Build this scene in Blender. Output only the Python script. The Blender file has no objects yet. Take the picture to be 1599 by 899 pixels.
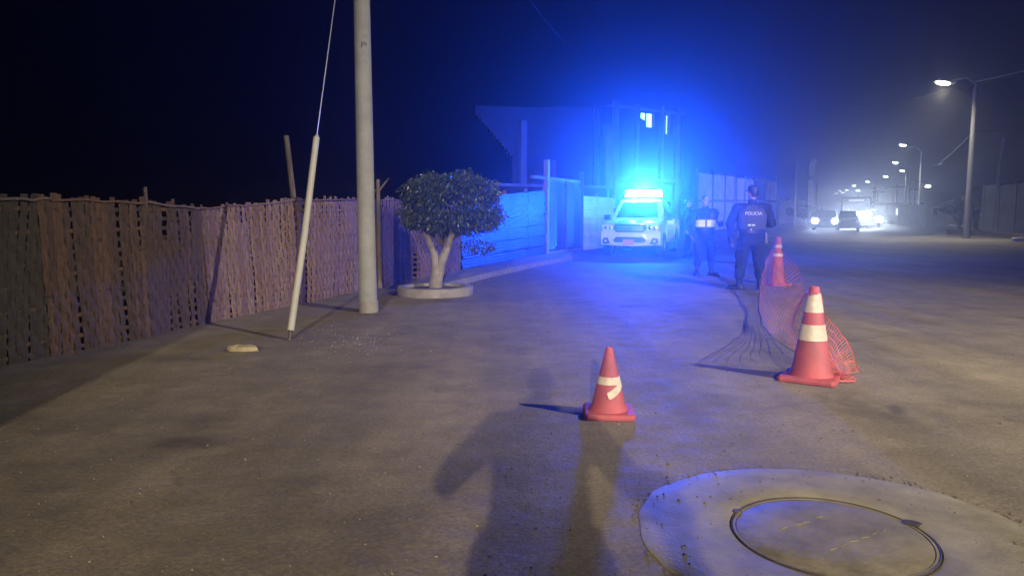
import bpy, bmesh, math, random
import numpy as np
from mathutils import Vector, Matrix, noise as mnoise
random.seed(7)
rng = np.random.default_rng(7)
R = math.radians
sc = bpy.context.scene
col = sc.collection

# ------------------------------------------------------------------ camera
CAM_H = 1.4
F = 1163.0
PITCH = math.atan(120 / F)
cam_d = bpy.data.cameras.new('camera')
cam_d.sensor_width = 36
cam_d.lens = 36 * F / 1599
cam_d.clip_end = 3000
cam = bpy.data.objects.new('camera', cam_d)
col.objects.link(cam)
cam.location = (0, 0, CAM_H)
cam.rotation_euler = (math.pi / 2 - PITCH, 0, 0)
sc.camera = cam

# ------------------------------------------------------------------ world / exposure
w = bpy.data.worlds.new('World')
sc.world = w
w.use_nodes = True
bg = w.node_tree.nodes['Background']
bg.inputs[0].default_value = (0.16, 0.18, 0.55, 1)
bg.inputs[1].default_value = 0.00025
sc.view_settings.view_transform = 'Standard'
sc.view_settings.look = 'None'
sc.view_settings.exposure = -0.68
sc.view_settings.gamma = 1
sc.cycles.use_denoising = True
sc.cycles.volume_bounces = 1
sc.cycles.max_bounces = 6
sc.cycles.sample_clamp_indirect = 4
sc.cycles.volume_step_rate = 1

# light levels
P_NEAR = 15000     # lamp beside the camera
P_BACK = 118000     # lamp behind the camera
P_FAR = 2800      # lamps up the road
P_BLUE = 15500     # police light bar
P_GLARE = 42000  # spot added at the light bar to swell its glare
HAZE = 0.005

# ------------------------------------------------------------------ pixel -> place
def ray(px, py):
    dx = (px - 799.5) / F
    dy = (449.5 - py) / F
    return Vector((dx, math.cos(PITCH) + dy * math.sin(PITCH), -math.sin(PITCH) + dy * math.cos(PITCH)))
def G(px, py, z=0.0):
    d = ray(px, py)
    t = (z - CAM_H) / d.z
    return Vector((d.x * t, d.y * t, z))
def P(px, py, Y):
    d = ray(px, py)
    t = Y / d.y
    return Vector((d.x * t, Y, CAM_H + d.z * t))

# ------------------------------------------------------------------ helpers
def tag(o, label=None, cat=None, group=None, kind=None):
    if label: o['label'] = label
    if cat: o['category'] = cat
    if group: o['group'] = group
    if kind: o['kind'] = kind
    return o
def empty(name, loc, label, cat, group=None, rz=0):
    o = bpy.data.objects.new(name, None)
    o.empty_display_size = 0.2
    col.objects.link(o)
    o.location = loc
    o.rotation_euler = (0, 0, rz)
    return tag(o, label, cat, group)
def link_mesh(name, me, mat, parent=None):
    o = bpy.data.objects.new(name, me)
    if mat and not me.materials: me.materials.append(mat)
    col.objects.link(o)
    if parent: o.parent = parent
    return o

class MB:
    """collects shapes, then builds ONE mesh"""
    def __init__(s): s.v = []; s.f = []
    def add(s, vs, fs):
        n = len(s.v)
        s.v += [tuple(v) for v in vs]
        s.f += [tuple(i + n for i in f) for f in fs]
        return s
    def box(s, c, size, rz=0, rx=0, ry=0, taper=1.0):
        hx, hy, hz = size[0] / 2, size[1] / 2, size[2] / 2
        M = Matrix.Translation(c) @ Matrix.Rotation(rz, 4, 'Z') @ Matrix.Rotation(ry, 4, 'Y') @ Matrix.Rotation(rx, 4, 'X')
        vs = []
        for z in (-1, 1):
            t = taper if z == 1 else 1
            for x, y in ((-1, -1), (1, -1), (1, 1), (-1, 1)):
                vs.append(M @ Vector((x * hx * t, y * hy * t, z * hz)))
        return s.add(vs, [(3, 2, 1, 0), (4, 5, 6, 7), (0, 1, 5, 4), (1, 2, 6, 5), (2, 3, 7, 6), (3, 0, 4, 7)])
    def tube(s, pts, rs, n=8, cap=True):
        pts = [Vector(p) for p in pts]
        if not isinstance(rs, (list, tuple)): rs = [rs] * len(pts)
        vs = []; fs = []
        up = None
        for i, p in enumerate(pts):
            d = (pts[min(i + 1, len(pts) - 1)] - pts[max(i - 1, 0)]).normalized()
            if up is None:
                up = Vector((0, 0, 1)) if abs(d.z) < 0.9 else Vector((1, 0, 0))
            a = d.cross(up).normalized()
            b = a.cross(d).normalized()
            up = b
            for k in range(n):
                t = 2 * math.pi * k / n
                vs.append(p + (a * math.cos(t) + b * math.sin(t)) * rs[i])
        for i in range(len(pts) - 1):
            for k in range(n):
                k2 = (k + 1) % n
                fs.append((i * n + k, i * n + k2, (i + 1) * n + k2, (i + 1) * n + k))
        if cap:
            fs.append(tuple(range(n))[::-1])
            fs.append(tuple((len(pts) - 1) * n + k for k in range(n)))
        return s.add(vs, fs)
    def loft(s, secs, cap=True):
        """secs: list of equally long rings of points"""
        n = len(secs[0]); vs = []; fs = []
        for r in secs: vs += [Vector(p) for p in r]
        for i in range(len(secs) - 1):
            for k in range(n):
                k2 = (k + 1) % n
                fs.append((i * n + k, i * n + k2, (i + 1) * n + k2, (i + 1) * n + k))
        if cap:
            fs.append(tuple(range(n))[::-1])
            fs.append(tuple((len(secs) - 1) * n + k for k in range(n)))
        return s.add(vs, fs)
    def lathe(s, prof, c=(0, 0, 0), n=32, cap=True):
        c = Vector(c)
        secs = [[c + Vector((r * math.cos(2 * math.pi * k / n), r * math.sin(2 * math.pi * k / n), z)) for k in range(n)] for r, z in prof]
        return s.loft(secs, cap)
    def ring(s, prof, c=(0, 0, 0), n=32):
        """closed profile revolved: a torus-like solid"""
        c = Vector(c); m = len(prof); vs = []; fs = []
        for k in range(n):
            t = 2 * math.pi * k / n
            for r, z in prof: vs.append(c + Vector((r * math.cos(t), r * math.sin(t), z)))
        for k in range(n):
            k2 = (k + 1) % n
            for j in range(m):
                j2 = (j + 1) % m
                fs.append((k * m + j, k2 * m + j, k2 * m + j2, k * m + j2))
        return s.add(vs, fs)
    def prism(s, poly, y0, y1, bend=0.0):
        """poly in (x,z) pushed from y0 to y1; bend: y += bend*x*x"""
        if bend:
            x0, x1 = min(p[0] for p in poly), max(p[0] for p in poly); m = len(poly)
            def zr(x):
                zs = []
                for i in range(m):
                    (ax, az), (bx, bz) = poly[i], poly[(i + 1) % m]
                    if abs(bx - ax) < 1e-9:
                        if abs(x - ax) < 1e-6: zs += [az, bz]
                    elif min(ax, bx) - 1e-9 <= x <= max(ax, bx) + 1e-9: zs.append(az + (bz - az) * (x - ax) / (bx - ax))
                return min(zs), max(zs)
            xs = sorted(set([x0 + (x1 - x0) * i / 12 for i in range(13)] + [p[0] for p in poly]))
            secs = []
            for x in xs:
                a, b = zr(x)
                if b - a < .004: b = a + .004
                yb = bend * x * x; secs.append([(x, y0 + yb, a), (x, y0 + yb, b), (x, y1 + yb, b), (x, y1 + yb, a)])
            return s.loft(secs)
        n = len(poly)
        vs = [(x, y0 + bend * x * x, z) for x, z in poly] + [(x, y1 + bend * x * x, z) for x, z in poly]
        fs = [tuple(range(n)), tuple(range(2 * n - 1, n - 1, -1))]
        for k in range(n):
            k2 = (k + 1) % n
            fs.append((k, k + n, k2 + n, k2))
        return s.add(vs, fs)
    def mesh(s, name, origin=None, smooth=False):
        me = bpy.data.meshes.new(name)
        v = s.v if origin is None else [(a[0] - origin[0], a[1] - origin[1], a[2] - origin[2]) for a in s.v]
        me.from_pydata(v, [], s.f)
        bm = bmesh.new(); bm.from_mesh(me)
        bmesh.ops.recalc_face_normals(bm, faces=bm.faces)
        bm.to_mesh(me); bm.free()
        if smooth:
            me.polygons.foreach_set('use_smooth', [True] * len(me.polygons))
            try: me.set_sharp_from_angle(angle=R(38))
            except Exception: pass
        return me
    def build(s, name, mat, parent=None, origin=None, smooth=False):
        return link_mesh(name, s.mesh(name, origin, smooth), mat, parent)

def bevel_mod(o, wd=0.01, seg=2):
    m = o.modifiers.new('bevel', 'BEVEL'); m.width = wd; m.segments = seg; m.limit_method = 'ANGLE'; m.angle_limit = R(35)
    return o
def bake(o):
    """replace the mesh by its evaluated one"""
    dg = bpy.context.evaluated_depsgraph_get(); dg.update()
    me = bpy.data.meshes.new_from_object(o.evaluated_get(dg))
    o.modifiers.clear()
    o.data = me
    return o

# ------------------------------------------------------------------ materials
MATS = {}
def mat(name, c, rough=0.7, c2=None, scale=8.0, bump=0.0, bscale=60.0, metal=0.0, spec=0.5, detail=5, coat=0.0, stretch=None, sheen=0):
    m = bpy.data.materials.new(name); m.use_nodes = True
    nt = m.node_tree; N = nt.nodes; L = nt.links
    b = N['Principled BSDF']
    b.inputs['Roughness'].default_value = rough
    b.inputs['Metallic'].default_value = metal
    b.inputs['Specular IOR Level'].default_value = spec
    b.inputs['Coat Weight'].default_value = coat
    tc = N.new('ShaderNodeTexCoord')
    mp = N.new('ShaderNodeMapping'); L.new(tc.outputs['Object'], mp.inputs[0])
    if stretch: mp.inputs['Scale'].default_value = stretch
    if c2 is None: c2 = tuple(x * 0.7 for x in c)
    nz = N.new('ShaderNodeTexNoise'); nz.inputs['Scale'].default_value = scale; nz.inputs['Detail'].default_value = detail
    nz.inputs['Roughness'].default_value = 0.65
    L.new(mp.outputs[0], nz.inputs[0])
    cr = N.new('ShaderNodeValToRGB')
    cr.color_ramp.elements[0].position = 0.32; cr.color_ramp.elements[1].position = 0.68
    cr.color_ramp.elements[0].color = (*c2, 1); cr.color_ramp.elements[1].color = (*c, 1)
    L.new(nz.outputs[0], cr.inputs[0]); L.new(cr.outputs[0], b.inputs['Base Color'])
    if bump:
        n2 = N.new('ShaderNodeTexNoise'); n2.inputs['Scale'].default_value = bscale; n2.inputs['Detail'].default_value = 4
        L.new(mp.outputs[0], n2.inputs[0])
        bp = N.new('ShaderNodeBump'); bp.inputs['Strength'].default_value = bump; bp.inputs['Distance'].default_value = 0.01
        L.new(n2.outputs[0], bp.inputs['Height']); L.new(bp.outputs[0], b.inputs['Normal'])
    MATS[name] = m
    return m
def emit(name, c, s):
    m = bpy.data.materials.new(name); m.use_nodes = True
    nt = m.node_tree
    b = nt.nodes['Principled BSDF']
    b.inputs['Base Color'].default_value = (*[min(1, x) for x in c], 1)
    b.inputs['Emission Color'].default_value = (*c, 1)
    b.inputs['Emission Strength'].default_value = s
    MATS[name] = m
    return m

M_conc = mat('pole_concrete', (.27, .28, .28), .85, (.2, .2, .2), 5, .4, 40)
M_kerb = mat('kerb_concrete', (.28, .26, .25), .85, (.18, .165, .155), 6, .5, 50)
M_cane = [mat('split_cane_%s' % n, c, .8, c2, 9, .6, 30, stretch=(5, 5, .45)) for n, c, c2 in (
    ('pale', (.29, .19, .155), (.12, .075, .06)), ('tan', (.24, .145, .11), (.095, .055, .042)), ('grey', (.25, .19, .18), (.11, .08, .075)), ('brown', (.17, .1, .065), (.07, .045, .03)))]
M_shaded = [mat('shaded_cane_%s' % n, c, .85, c2, 9, .6, 30, stretch=(5, 5, .45)) for n, c, c2 in (  # left mats: darker cane, deepened to stand for the shade on them
    ('deepest', (.075, .06, .045), (.035, .03, .024)), ('dark', (.12, .075, .055), (.05, .034, .026)), ('russet', (.17, .1, .06), (.075, .045, .03)))]
M_wood = mat('weathered_wood', (.2, .16, .13), .9, (.1, .08, .065), 6, .4, 30, stretch=(3, 3, .4))
M_white_pipe = mat('dirty_white_paint', (.38, .38, .37), .6, (.32, .31, .28), 5, .2, 30)
M_cable = mat('black_cable', (.03, .03, .03), .6)
M_galv = mat('galvanised_steel', (.4, .41, .42), .45, (.3, .3, .32), 10, metal=.7)
M_orange = mat('cone_orange', (.42, .075, .075), .65, (.24, .06, .058), 4, .25, 40)
M_tape = mat('cone_tape', (.62, .56, .46), .5, (.4, .35, .28), 10)
M_net = mat('net_orange', (.6, .16, .13), .6, (.42, .09, .08), 20)
M_navy = mat('navy_uniform', (.01, .012, .028), .9, (.006, .007, .016), 12, .5, 90)
M_vest = mat('vest_grey', (.05, .055, .07), .85, (.035, .038, .05), 14, .5, 120)
M_boot = mat('boot_black', (.012, .012, .014), .4)
M_skin = mat('skin', (.33, .18, .12), .55, (.27, .14, .095), 20, spec=.4)
M_hair = mat('hair_black', (.012, .01, .009), .6, bump=.5, bscale=150)
M_band = mat('reflective_band', (.8, .82, .84), .5, (.66, .68, .7), 10)
M_print = mat('white_print', (.75, .75, .75), .6)
M_dark = mat('dark_plastic', (.02, .02, .022), .45)
M_paint = mat('truck_white', (.72, .73, .74), .3, (.66, .67, .68), 3, coat=.5)
M_green = mat('truck_green', (.02, .16, .08), .35, coat=.4)
M_glass = mat('dark_glass', (.02, .024, .03), .08, spec=.8)
M_rubber = mat('rubber', (.02, .02, .02), .85, bump=.3)
M_chrome = mat('bright_metal', (.6, .6, .62), .2, metal=1.0)
M_plate = mat('plate_red', (.75, .22, .22), .5)
M_lens = mat('lamp_lens', (.7, .72, .75), .12, (.55, .56, .6), 20, spec=.8)
M_sheet = mat('corrugated_blue_sheet', (.035, .045, .075), .55, (.02, .025, .04), 2.5, .2, 30, metal=.25)
M_zinc = mat('zinc_sheet', (.85, .87, .9), .35, (.6, .62, .65), 3, .3, 20, metal=.1)
M_gate = mat('gate_metal', (.08, .085, .11), .45, (.05, .05, .07), 6, metal=.4)
M_brick = mat('raw_brick', (.06, .04, .032), .9, (.04, .028, .024), 3, .3, 20)
M_plaster = mat('cream_plaster', (.36, .34, .3), .85, (.25, .23, .2), 1.6, .3, 20)
M_pale = mat('pale_wall_paint', (.82, .8, .75), .85, (.52, .5, .46), 1.2, .2, 20)
M_wallc = mat('grey_block_wall', (.2, .19, .18), .9, (.12, .12, .11), 1.5, .3, 20)
M_leaf = [mat('ficus_leaf_a', (.035, .055, .035), .35, (.022, .035, .022), 3), mat('ficus_leaf_b', (.055, .075, .045), .32, (.035, .05, .03), 3)]
M_leafd = mat('dark_leaf', (.04, .065, .03), .6, (.025, .04, .02), 2)
M_bark = mat('limewashed_bark', (.3, .27, .25), .9, (.17, .15, .135), 9, .7, 45)
M_bark2 = mat('dark_bark', (.12, .09, .07), .9, (.07, .05, .04), 9, .6, 30)
M_soil = mat('planter_soil', (.09, .065, .05), .95, (.05, .038, .03), 20, .8, 60)
M_stone = mat('pebble', (.33, .3, .25), .85, (.18, .16, .14), 3, .3, 60)
M_crumb = mat('tar_crumb', (.06, .05, .045), .9, (.16, .14, .11), 5)
M_shard = mat('glass_shard', (.7, .75, .8), .1, spec=1.0)
M_iron = mat('rusty_iron', (.12, .09, .07), .6, (.06, .05, .045), 12, .5, 60, metal=.5)
M_car1 = mat('car_grey_paint', (.05, .055, .06), .3, coat=.5)
M_car2 = mat('car_dark_paint', (.03, .035, .06), .3, coat=.5)
M_bus = mat('bus_paint', (.1, .1, .11), .4)
M_cardb = mat('crushed_cardboard', (.34, .29, .19), .9, (.22, .18, .12), 12, .5, 50)
E_lamp = emit('lamp_led_warm', (1, .93, .62), 40)
E_lampf = emit('lamp_led_white', (.9, .97, .85), 40)
E_head = emit('headlight_glow', (.75, .88, 1), 240)
E_blue = emit('blue_beacon_glow', (.008, .1, 1.0), 750)
E_win = emit('window_lit', (.35, .75, 1.0), 5)
E_kiosk = emit('kiosk_tube', (.8, .9, 1.0), 5)

# ground: worn dusty asphalt with stains where they lie
def ground_material():
    m = bpy.data.materials.new('dusty_asphalt'); m.use_nodes = True
    nt = m.node_tree; N = nt.nodes; L = nt.links
    b = N['Principled BSDF']
    tc = N.new('ShaderNodeTexCoord')
    def nz(scale, detail=6, rough=.6, vec=None):
        n = N.new('ShaderNodeTexNoise'); n.inputs['Scale'].default_value = scale
        n.inputs['Detail'].default_value = detail; n.inputs['Roughness'].default_value = rough
        L.new(vec or tc.outputs['Object'], n.inputs[0]); return n.outputs[0]
    def mth(op, a, bb=None, clamp=False):
        n = N.new('ShaderNodeMath'); n.operation = op; n.use_clamp = clamp
        for i, x in enumerate((a, bb)):
            if x is None: continue
            if isinstance(x, (int, float)): n.inputs[i].default_value = x
            else: L.new(x, n.inputs[i])
        return n.outputs[0]
    def ramp(x, p0, p1, c0, c1):
        n = N.new('ShaderNodeValToRGB'); e = n.color_ramp.elements
        e[0].position, e[1].position = p0, p1; e[0].color, e[1].color = (*c0, 1), (*c1, 1)
        L.new(x, n.inputs[0]); return n.outputs[0]
    def mix(fac, a, bcol, mode='MIX'):
        n = N.new('ShaderNodeMix'); n.data_type = 'RGBA'; n.blend_type = mode
        if isinstance(fac, (int, float)): n.inputs[0].default_value = fac
        else: L.new(fac, n.inputs[0])
        for i, x in ((6, a), (7, bcol)):
            if isinstance(x, tuple): n.inputs[i].default_value = (*x, 1)
            else: L.new(x, n.inputs[i])
        return n.outputs[2]
    big = ramp(nz(.35, 5, .6), .35, .65, (.165, .144, .11), (.235, .206, .16))
    mid = ramp(nz(2.2, 7, .7), .3, .7, (.72, .7, .67), (1.15, 1.15, 1.15))
    c = mix(1.0, big, mid, 'MULTIPLY')
    fine = ramp(nz(42, 6, .8), .38, .62, (.72, .71, .69), (1.22, 1.21, 1.18))
    c = mix(1.0, c, fine, 'MULTIPLY')
    # streaks of dust along the road
    mp = N.new('ShaderNodeMapping'); mp.inputs['Rotation'].default_value = (0, 0, R(24)); mp.inputs['Scale'].default_value = (1.3, .12, 1)
    L.new(tc.outputs['Object'], mp.inputs[0])
    st = ramp(nz(1.0, 5, .6, mp.outputs[0]), .35, .7, (.78, .78, .78), (1.2, 1.18, 1.12))
    c = mix(1.0, c, st, 'MULTIPLY')
    # dark aggregate
    vo = N.new('ShaderNodeTexVoronoi'); vo.inputs['Scale'].default_value = 30; L.new(tc.outputs['Object'], vo.inputs[0])
    sp = ramp(vo.outputs['Distance'], .06, .16, (1, 1, 1), (0, 0, 0))
    spm = mth('MULTIPLY', sp, ramp(nz(3.1), .5, .64, (0, 0, 0), (1, 1, 1)))
    c = mix(spm, c, (.045, .038, .032))
    vo2 = N.new('ShaderNodeTexVoronoi'); vo2.inputs['Scale'].default_value = 17; L.new(tc.outputs['Object'], vo2.inputs[0])
    sp2 = ramp(vo2.outputs['Distance'], .03, .09, (1, 1, 1), (0, 0, 0))
    sp2 = mth('MULTIPLY', sp2, ramp(nz(2.3), .5, .6, (0, 0, 0), (1, 1, 1)))
    c = mix(sp2, c, (.4, .37, .32))
    # stains with places of their own
    sep = N.new('ShaderNodeSeparateXYZ'); L.new(tc.outputs['Object'], sep.inputs[0])
    wob = nz(3.5, 5, .65)
    for (px, py, rx, ry, dark, rot) in ((300, 690, .34, .16, .5, .3), (990, 478, .34, .16, .65, 0), (905, 472, .3, .1, .5, .1), (1043, 485, .16, .1, .5, 0),
                                   (1385, 650, .16, .3, .45, .5), (1400, 640, .07, .16, .6, -.4), (220, 560, .8, .3, .25, 0), (575, 489, .45, .25, .45, 0), (520, 530, .7, .35, .3, 0), (1120, 520, .5, .2, .15, 0),
                                   (100, 660, 1.0, .25, .25, .2), (700, 470, .9, .3, .2, .2), (1560, 400, 3, 1.2, .2, .3), (1350, 390, 5, 1.0, .15, .4)):
        p = G(px, py); ca, sa = math.cos(rot), math.sin(rot)
        dx = mth('SUBTRACT', sep.outputs[0], p.x); dy = mth('SUBTRACT', sep.outputs[1], p.y)
        u = mth('DIVIDE', mth('ADD', mth('MULTIPLY', dx, ca), mth('MULTIPLY', dy, sa)), rx)
        v = mth('DIVIDE', mth('SUBTRACT', mth('MULTIPLY', dy, ca), mth('MULTIPLY', dx, sa)), ry)
        d = mth('ADD', mth('SQRT', mth('ADD', mth('MULTIPLY', u, u), mth('MULTIPLY', v, v))), mth('MULTIPLY', mth('SUBTRACT', wob, .5), 2.2))
        f = mth('MULTIPLY', mth('SUBTRACT', 1.15, d, True), dark * 1.1, True)
        c = mix(f, c, (.04, .034, .03))
    wv = N.new('ShaderNodeVectorMath'); wv.operation = 'MULTIPLY_ADD'
    nn = N.new('ShaderNodeTexNoise'); nn.inputs['Scale'].default_value = 1.6; nn.inputs['Detail'].default_value = 5; L.new(tc.outputs['Object'], nn.inputs[0])
    L.new(nn.outputs['Color'], wv.inputs[0]); wv.inputs[1].default_value = (.9, .9, 0); L.new(tc.outputs['Object'], wv.inputs[2])
    ve = N.new('ShaderNodeTexVoronoi'); ve.feature = 'DISTANCE_TO_EDGE'; ve.inputs['Scale'].default_value = .42; L.new(wv.outputs[0], ve.inputs[0])
    ck = ramp(ve.outputs['Distance'], .002, .009, (1, 1, 1), (0, 0, 0))
    ck = mth('MULTIPLY', ck, ramp(nz(.6, 3), .5, .6, (0, 0, 0), (.3, .3, .3)))
    c = mix(ck, c, (.05, .042, .035))
    L.new(c, b.inputs['Base Color'])
    rr = ramp(nz(5), .3, .7, (.62, .62, .62), (.85, .85, .85))
    L.new(rr, b.inputs['Roughness'])
    b.inputs['Specular IOR Level'].default_value = .35
    h = mth('ADD', mth('MULTIPLY', nz(55, 5, .7), .4), mth('MULTIPLY', nz(4, 5, .6), 1.6))
    h = mth('ADD', h, mth('MULTIPLY', sp, .4))
    bp = N.new('ShaderNodeBump'); bp.inputs['Strength'].default_value = .65; bp.inputs['Distance'].default_value = .012
    L.new(h, bp.inputs['Height']); L.new(bp.outputs[0], b.inputs['Normal'])
    return m

# ------------------------------------------------------------------ ground, road, pavements
GM = ground_material()
gb = MB()
xs = list(np.linspace(-20, 20, 81)); ys = list(np.linspace(-6, 34, 81))
xs = [-400, -120, -50] + xs + [50, 120, 400]; ys = [-300, -60] + ys + [60, 120, 250, 700]
def gz(x, y):
    if abs(x) > 19 or y < -5 or y > 33: return 0.0
    k = min(1, max(0, (math.hypot(x - 1.416, y - 3.08) - .95) / .8))
    return k * .012 * mnoise.noise(Vector((x * .5, y * .5, 0))) + k * .006 * mnoise.noise(Vector((x * 1.7, y * 1.7, 3)))
vs = [(x, y, gz(x, y)) for y in ys for x in xs]
nx = len(xs)
fs = [(j * nx + i, j * nx + i + 1, (j + 1) * nx + i + 1, (j + 1) * nx + i) for j in range(len(ys) - 1) for i in range(nx - 1)]
gb.add(vs, fs)
ground = gb.build('ground', GM, smooth=True)
tag(ground, kind='structure')

RD = Vector((.42, .907, 0)).normalized()      # road direction
def slab(name, base_pts, width_side, h, m, label=None):
    """pavement slab between two polylines"""
    A, B = base_pts
    mb = MB()
    secs = []
    for a, b in zip(A, B):
        secs.append([(a[0], a[1], -.05), (b[0], b[1], -.05), (b[0], b[1], h), (a[0], a[1], h)])
    mb.loft(secs)
    return mb.build(name, m)
# fence base line
FB = [(-60, 590), (0, 572), (90, 555), (235, 525), (330, 503), (400, 488), (470, 474), (560, 455), (640, 439), (722, 424)]
FT = [306, 304, 307, 312, 322, 316, 309, 309, 311, 318]
mat_base = [G(*p) for p in FB]
mat_top = [P(p[0], t, G(*p).y).z for p, t in zip(FB, FT)]
TOT_ = sum((b - a).length for a, b in zip(mat_base[:-1], mat_base[1:]))
SF = [G(722, 424), G(790, 410), G(853, 399)]          # corrugated sheet fence base
GT = [G(853, 399), G(907, 391)]                       # gate base
ZF = [G(907, 391), G(958, 386)]                       # zinc fence
# left pavement, a low slab before the sheet fence and gate
pv = MB()
kerb_pts = [G(690, 450), G(760, 432), G(830, 416), G(888, 405)]
back_pts = [G(700, 428), G(768, 414), G(835, 402), G(897, 392.5)]
n = len(kerb_pts)
pv.loft([[(b.x - .02, b.y, -.05), (a.x, a.y, -.05), (a.x, a.y, .05), (b.x - .02, b.y, .05)] for a, b in zip(kerb_pts, back_pts)])
pave = pv.build('pavement', M_kerb); tag(pave, kind='structure')
kb = MB()
for i in range(len(kerb_pts) - 1):
    a, b = kerb_pts[i], kerb_pts[i + 1]
    for t in (0, .34, .67):
        p = a.lerp(b, t + .165); d = (b - a)
        kb.box((p.x + .07, p.y - .02, .045), (.13, d.length * .325, .13), rz=-math.atan2(d.x, d.y))
kerb = kb.build('kerb', M_kerb); bevel_mod(kerb, .012); tag(kerb, kind='structure')
# far left pavement strip and right pavement
fp = MB()
for (pts, wd, h) in (([G(1130, 366), G(1205, 356), G(1262, 350)], (-.3, 3.2), .12),):
    fp.loft([[(p.x, p.y, -.05), (p.x + wd[0], p.y + wd[1], -.05), (p.x + wd[0], p.y + wd[1], h), (p.x, p.y, h)] for p in pts])
o = fp.build('far_pavement', M_kerb); tag(o, kind='structure')
rp = MB()
rk = [G(1400, 347), G(1470, 352), G(1540, 358), G(1640, 368)]
rp.loft([[(p.x, p.y, -.05), (p.x + 2.6, p.y + 2.0, -.05), (p.x + 2.6, p.y + 2.0, .14), (p.x, p.y, .14)] for p in rk])
o = rp.build('right_pavement', M_kerb); tag(o, kind='structure')

# ------------------------------------------------------------------ manhole in its concrete patch
mc = Vector((1.53, 3.12, 0)); mr = .93
p1, p2, p3 = G(1003, 790), G(1230, 732), G(1500, 782)
def circ(a, b, c):
    A = np.array([[2 * (b.x - a.x), 2 * (b.y - a.y)], [2 * (c.x - a.x), 2 * (c.y - a.y)]])
    q = np.array([b.x**2 + b.y**2 - a.x**2 - a.y**2, c.x**2 + c.y**2 - a.x**2 - a.y**2])
    x = np.linalg.solve(A, q); return Vector((x[0], x[1], 0)), (Vector((x[0], x[1], 0)) - Vector((a.x, a.y, 0))).length
mc, mr = circ(p1, p2, p3)
ic, ir = circ(G(1145, 810), G(1275, 781), G(1467, 862))
print('manhole', mc, mr, ic, ir)
def concrete_mat():
    m = mat('manhole_concrete', (.3, .27, .205), .62, (.15, .133, .098), 3.2, .3, 70, detail=9, spec=.55)
    return m
M_mh = concrete_mat()
M_lid = mat('lid_concrete', (.25, .22, .16), .62, (.11, .097, .07), 3.5, .35, 50)
mh = empty('manhole', (mc.x, mc.y, 0), 'round manhole with iron ring in a pale concrete collar set in the road', 'manhole')
cb = MB(); n = 120
rad = lambda t: mr * (1 + .012 * math.sin(3 * t + 1) + .02 * mnoise.noise(Vector((math.cos(t) * 4, math.sin(t) * 4, 0))) + .007 * mnoise.noise(Vector((math.cos(t) * 17, math.sin(t) * 17, 0))))
outer = [(mc.x + rad(2 * math.pi * k / n) * math.cos(2 * math.pi * k / n), mc.y + rad(2 * math.pi * k / n) * math.sin(2 * math.pi * k / n)) for k in range(n)]
inner = [(ic.x + (ir + .012) * math.cos(2 * math.pi * k / n), ic.y + (ir + .012) * math.sin(2 * math.pi * k / n)) for k in range(n)]
rings = []
for (f, z) in ((0, -.04), (0, .003), (.03, .007), (.3, .010), (.6, .011), (.97, .010), (1, .006), (1, -.04)):
    rings.append([(a[0] * (1 - f) + b[0] * f, a[1] * (1 - f) + b[1] * f, z + (.002 * mnoise.noise(Vector((a[0] * 6, a[1] * 6, f * 3))) if 0 < f < 1 else 0)) for a, b in zip(outer, inner)])
cb.loft(rings, cap=False)
cb.build('concrete_collar', M_mh, mh, (mc.x, mc.y, 0), True)
rb = MB(); rb.ring([(ir + .005, -.03), (ir + .005, .0105), (ir + .003, .012), (ir, .0105), (ir - .001, -.03)], (ic.x, ic.y, 0), 96)
rb.build('iron_ring', M_iron, mh, (mc.x, mc.y, 0), True)
rb = MB(); rb.ring([(ir - .003, -.03), (ir - .003, .0085), (ir - .014, .0095), (ir - .016, -.03)], (ic.x, ic.y, 0), 96)
rb.build('lid_seat', M_lid, mh, (mc.x, mc.y, 0), True)
lb = MB(); lb.lathe([(ir - .018, -.03), (ir - .018, .0065), (ir - .023, .0085), (ir * .5, .0105), (.02, .011)], (ic.x, ic.y, 0), 64)
lb.build('lid', M_lid, mh, (mc.x, mc.y, 0), True)
# worn ridges cast in the lid and two lifting pockets
a, b = G(1222, 826), G(1288, 806)
for k in (0, 2, 3, 5):
    t = k / 6; p = a.lerp(b, t); p.y += random.uniform(-.012, .012)
    rd = MB(); rd.box((p.x, p.y, .0105), (.05, .022 + .015 * random.random(), .004), rz=R(28) + random.uniform(-.3, .3), taper=.6); rd.build('worn_ridge', M_lid, mh, (mc.x, mc.y, 0))
a, b = G(1300, 860), G(1380, 830)
for k in range(6):
    p = a.lerp(b, k / 5); rd = MB(); rd.box((p.x, p.y, .0105), (.05, .014, .004), rz=random.uniform(0, 1), taper=.6); rd.build('worn_ridge', M_lid, mh, (mc.x, mc.y, 0))
for (px, py, r) in ((1150, 800, .028), (1424, 819, .05)):
    p = G(px, py); q = MB()
    ringp = []
    for k in range(14):
        t = 2 * math.pi * k / 14; rr = r * random.uniform(.75, 1.15)
        ringp.append((p.x + rr * math.cos(t), p.y + rr * .8 * math.sin(t)))
    q.loft([[(x, y, .009) for x, y in ringp], [(p.x + (x - p.x) * .7, p.y + (y - p.y) * .7, .0135) for x, y in ringp]])
    q.build('lifting_pocket', M_iron, mh, (mc.x, mc.y, 0))

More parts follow.
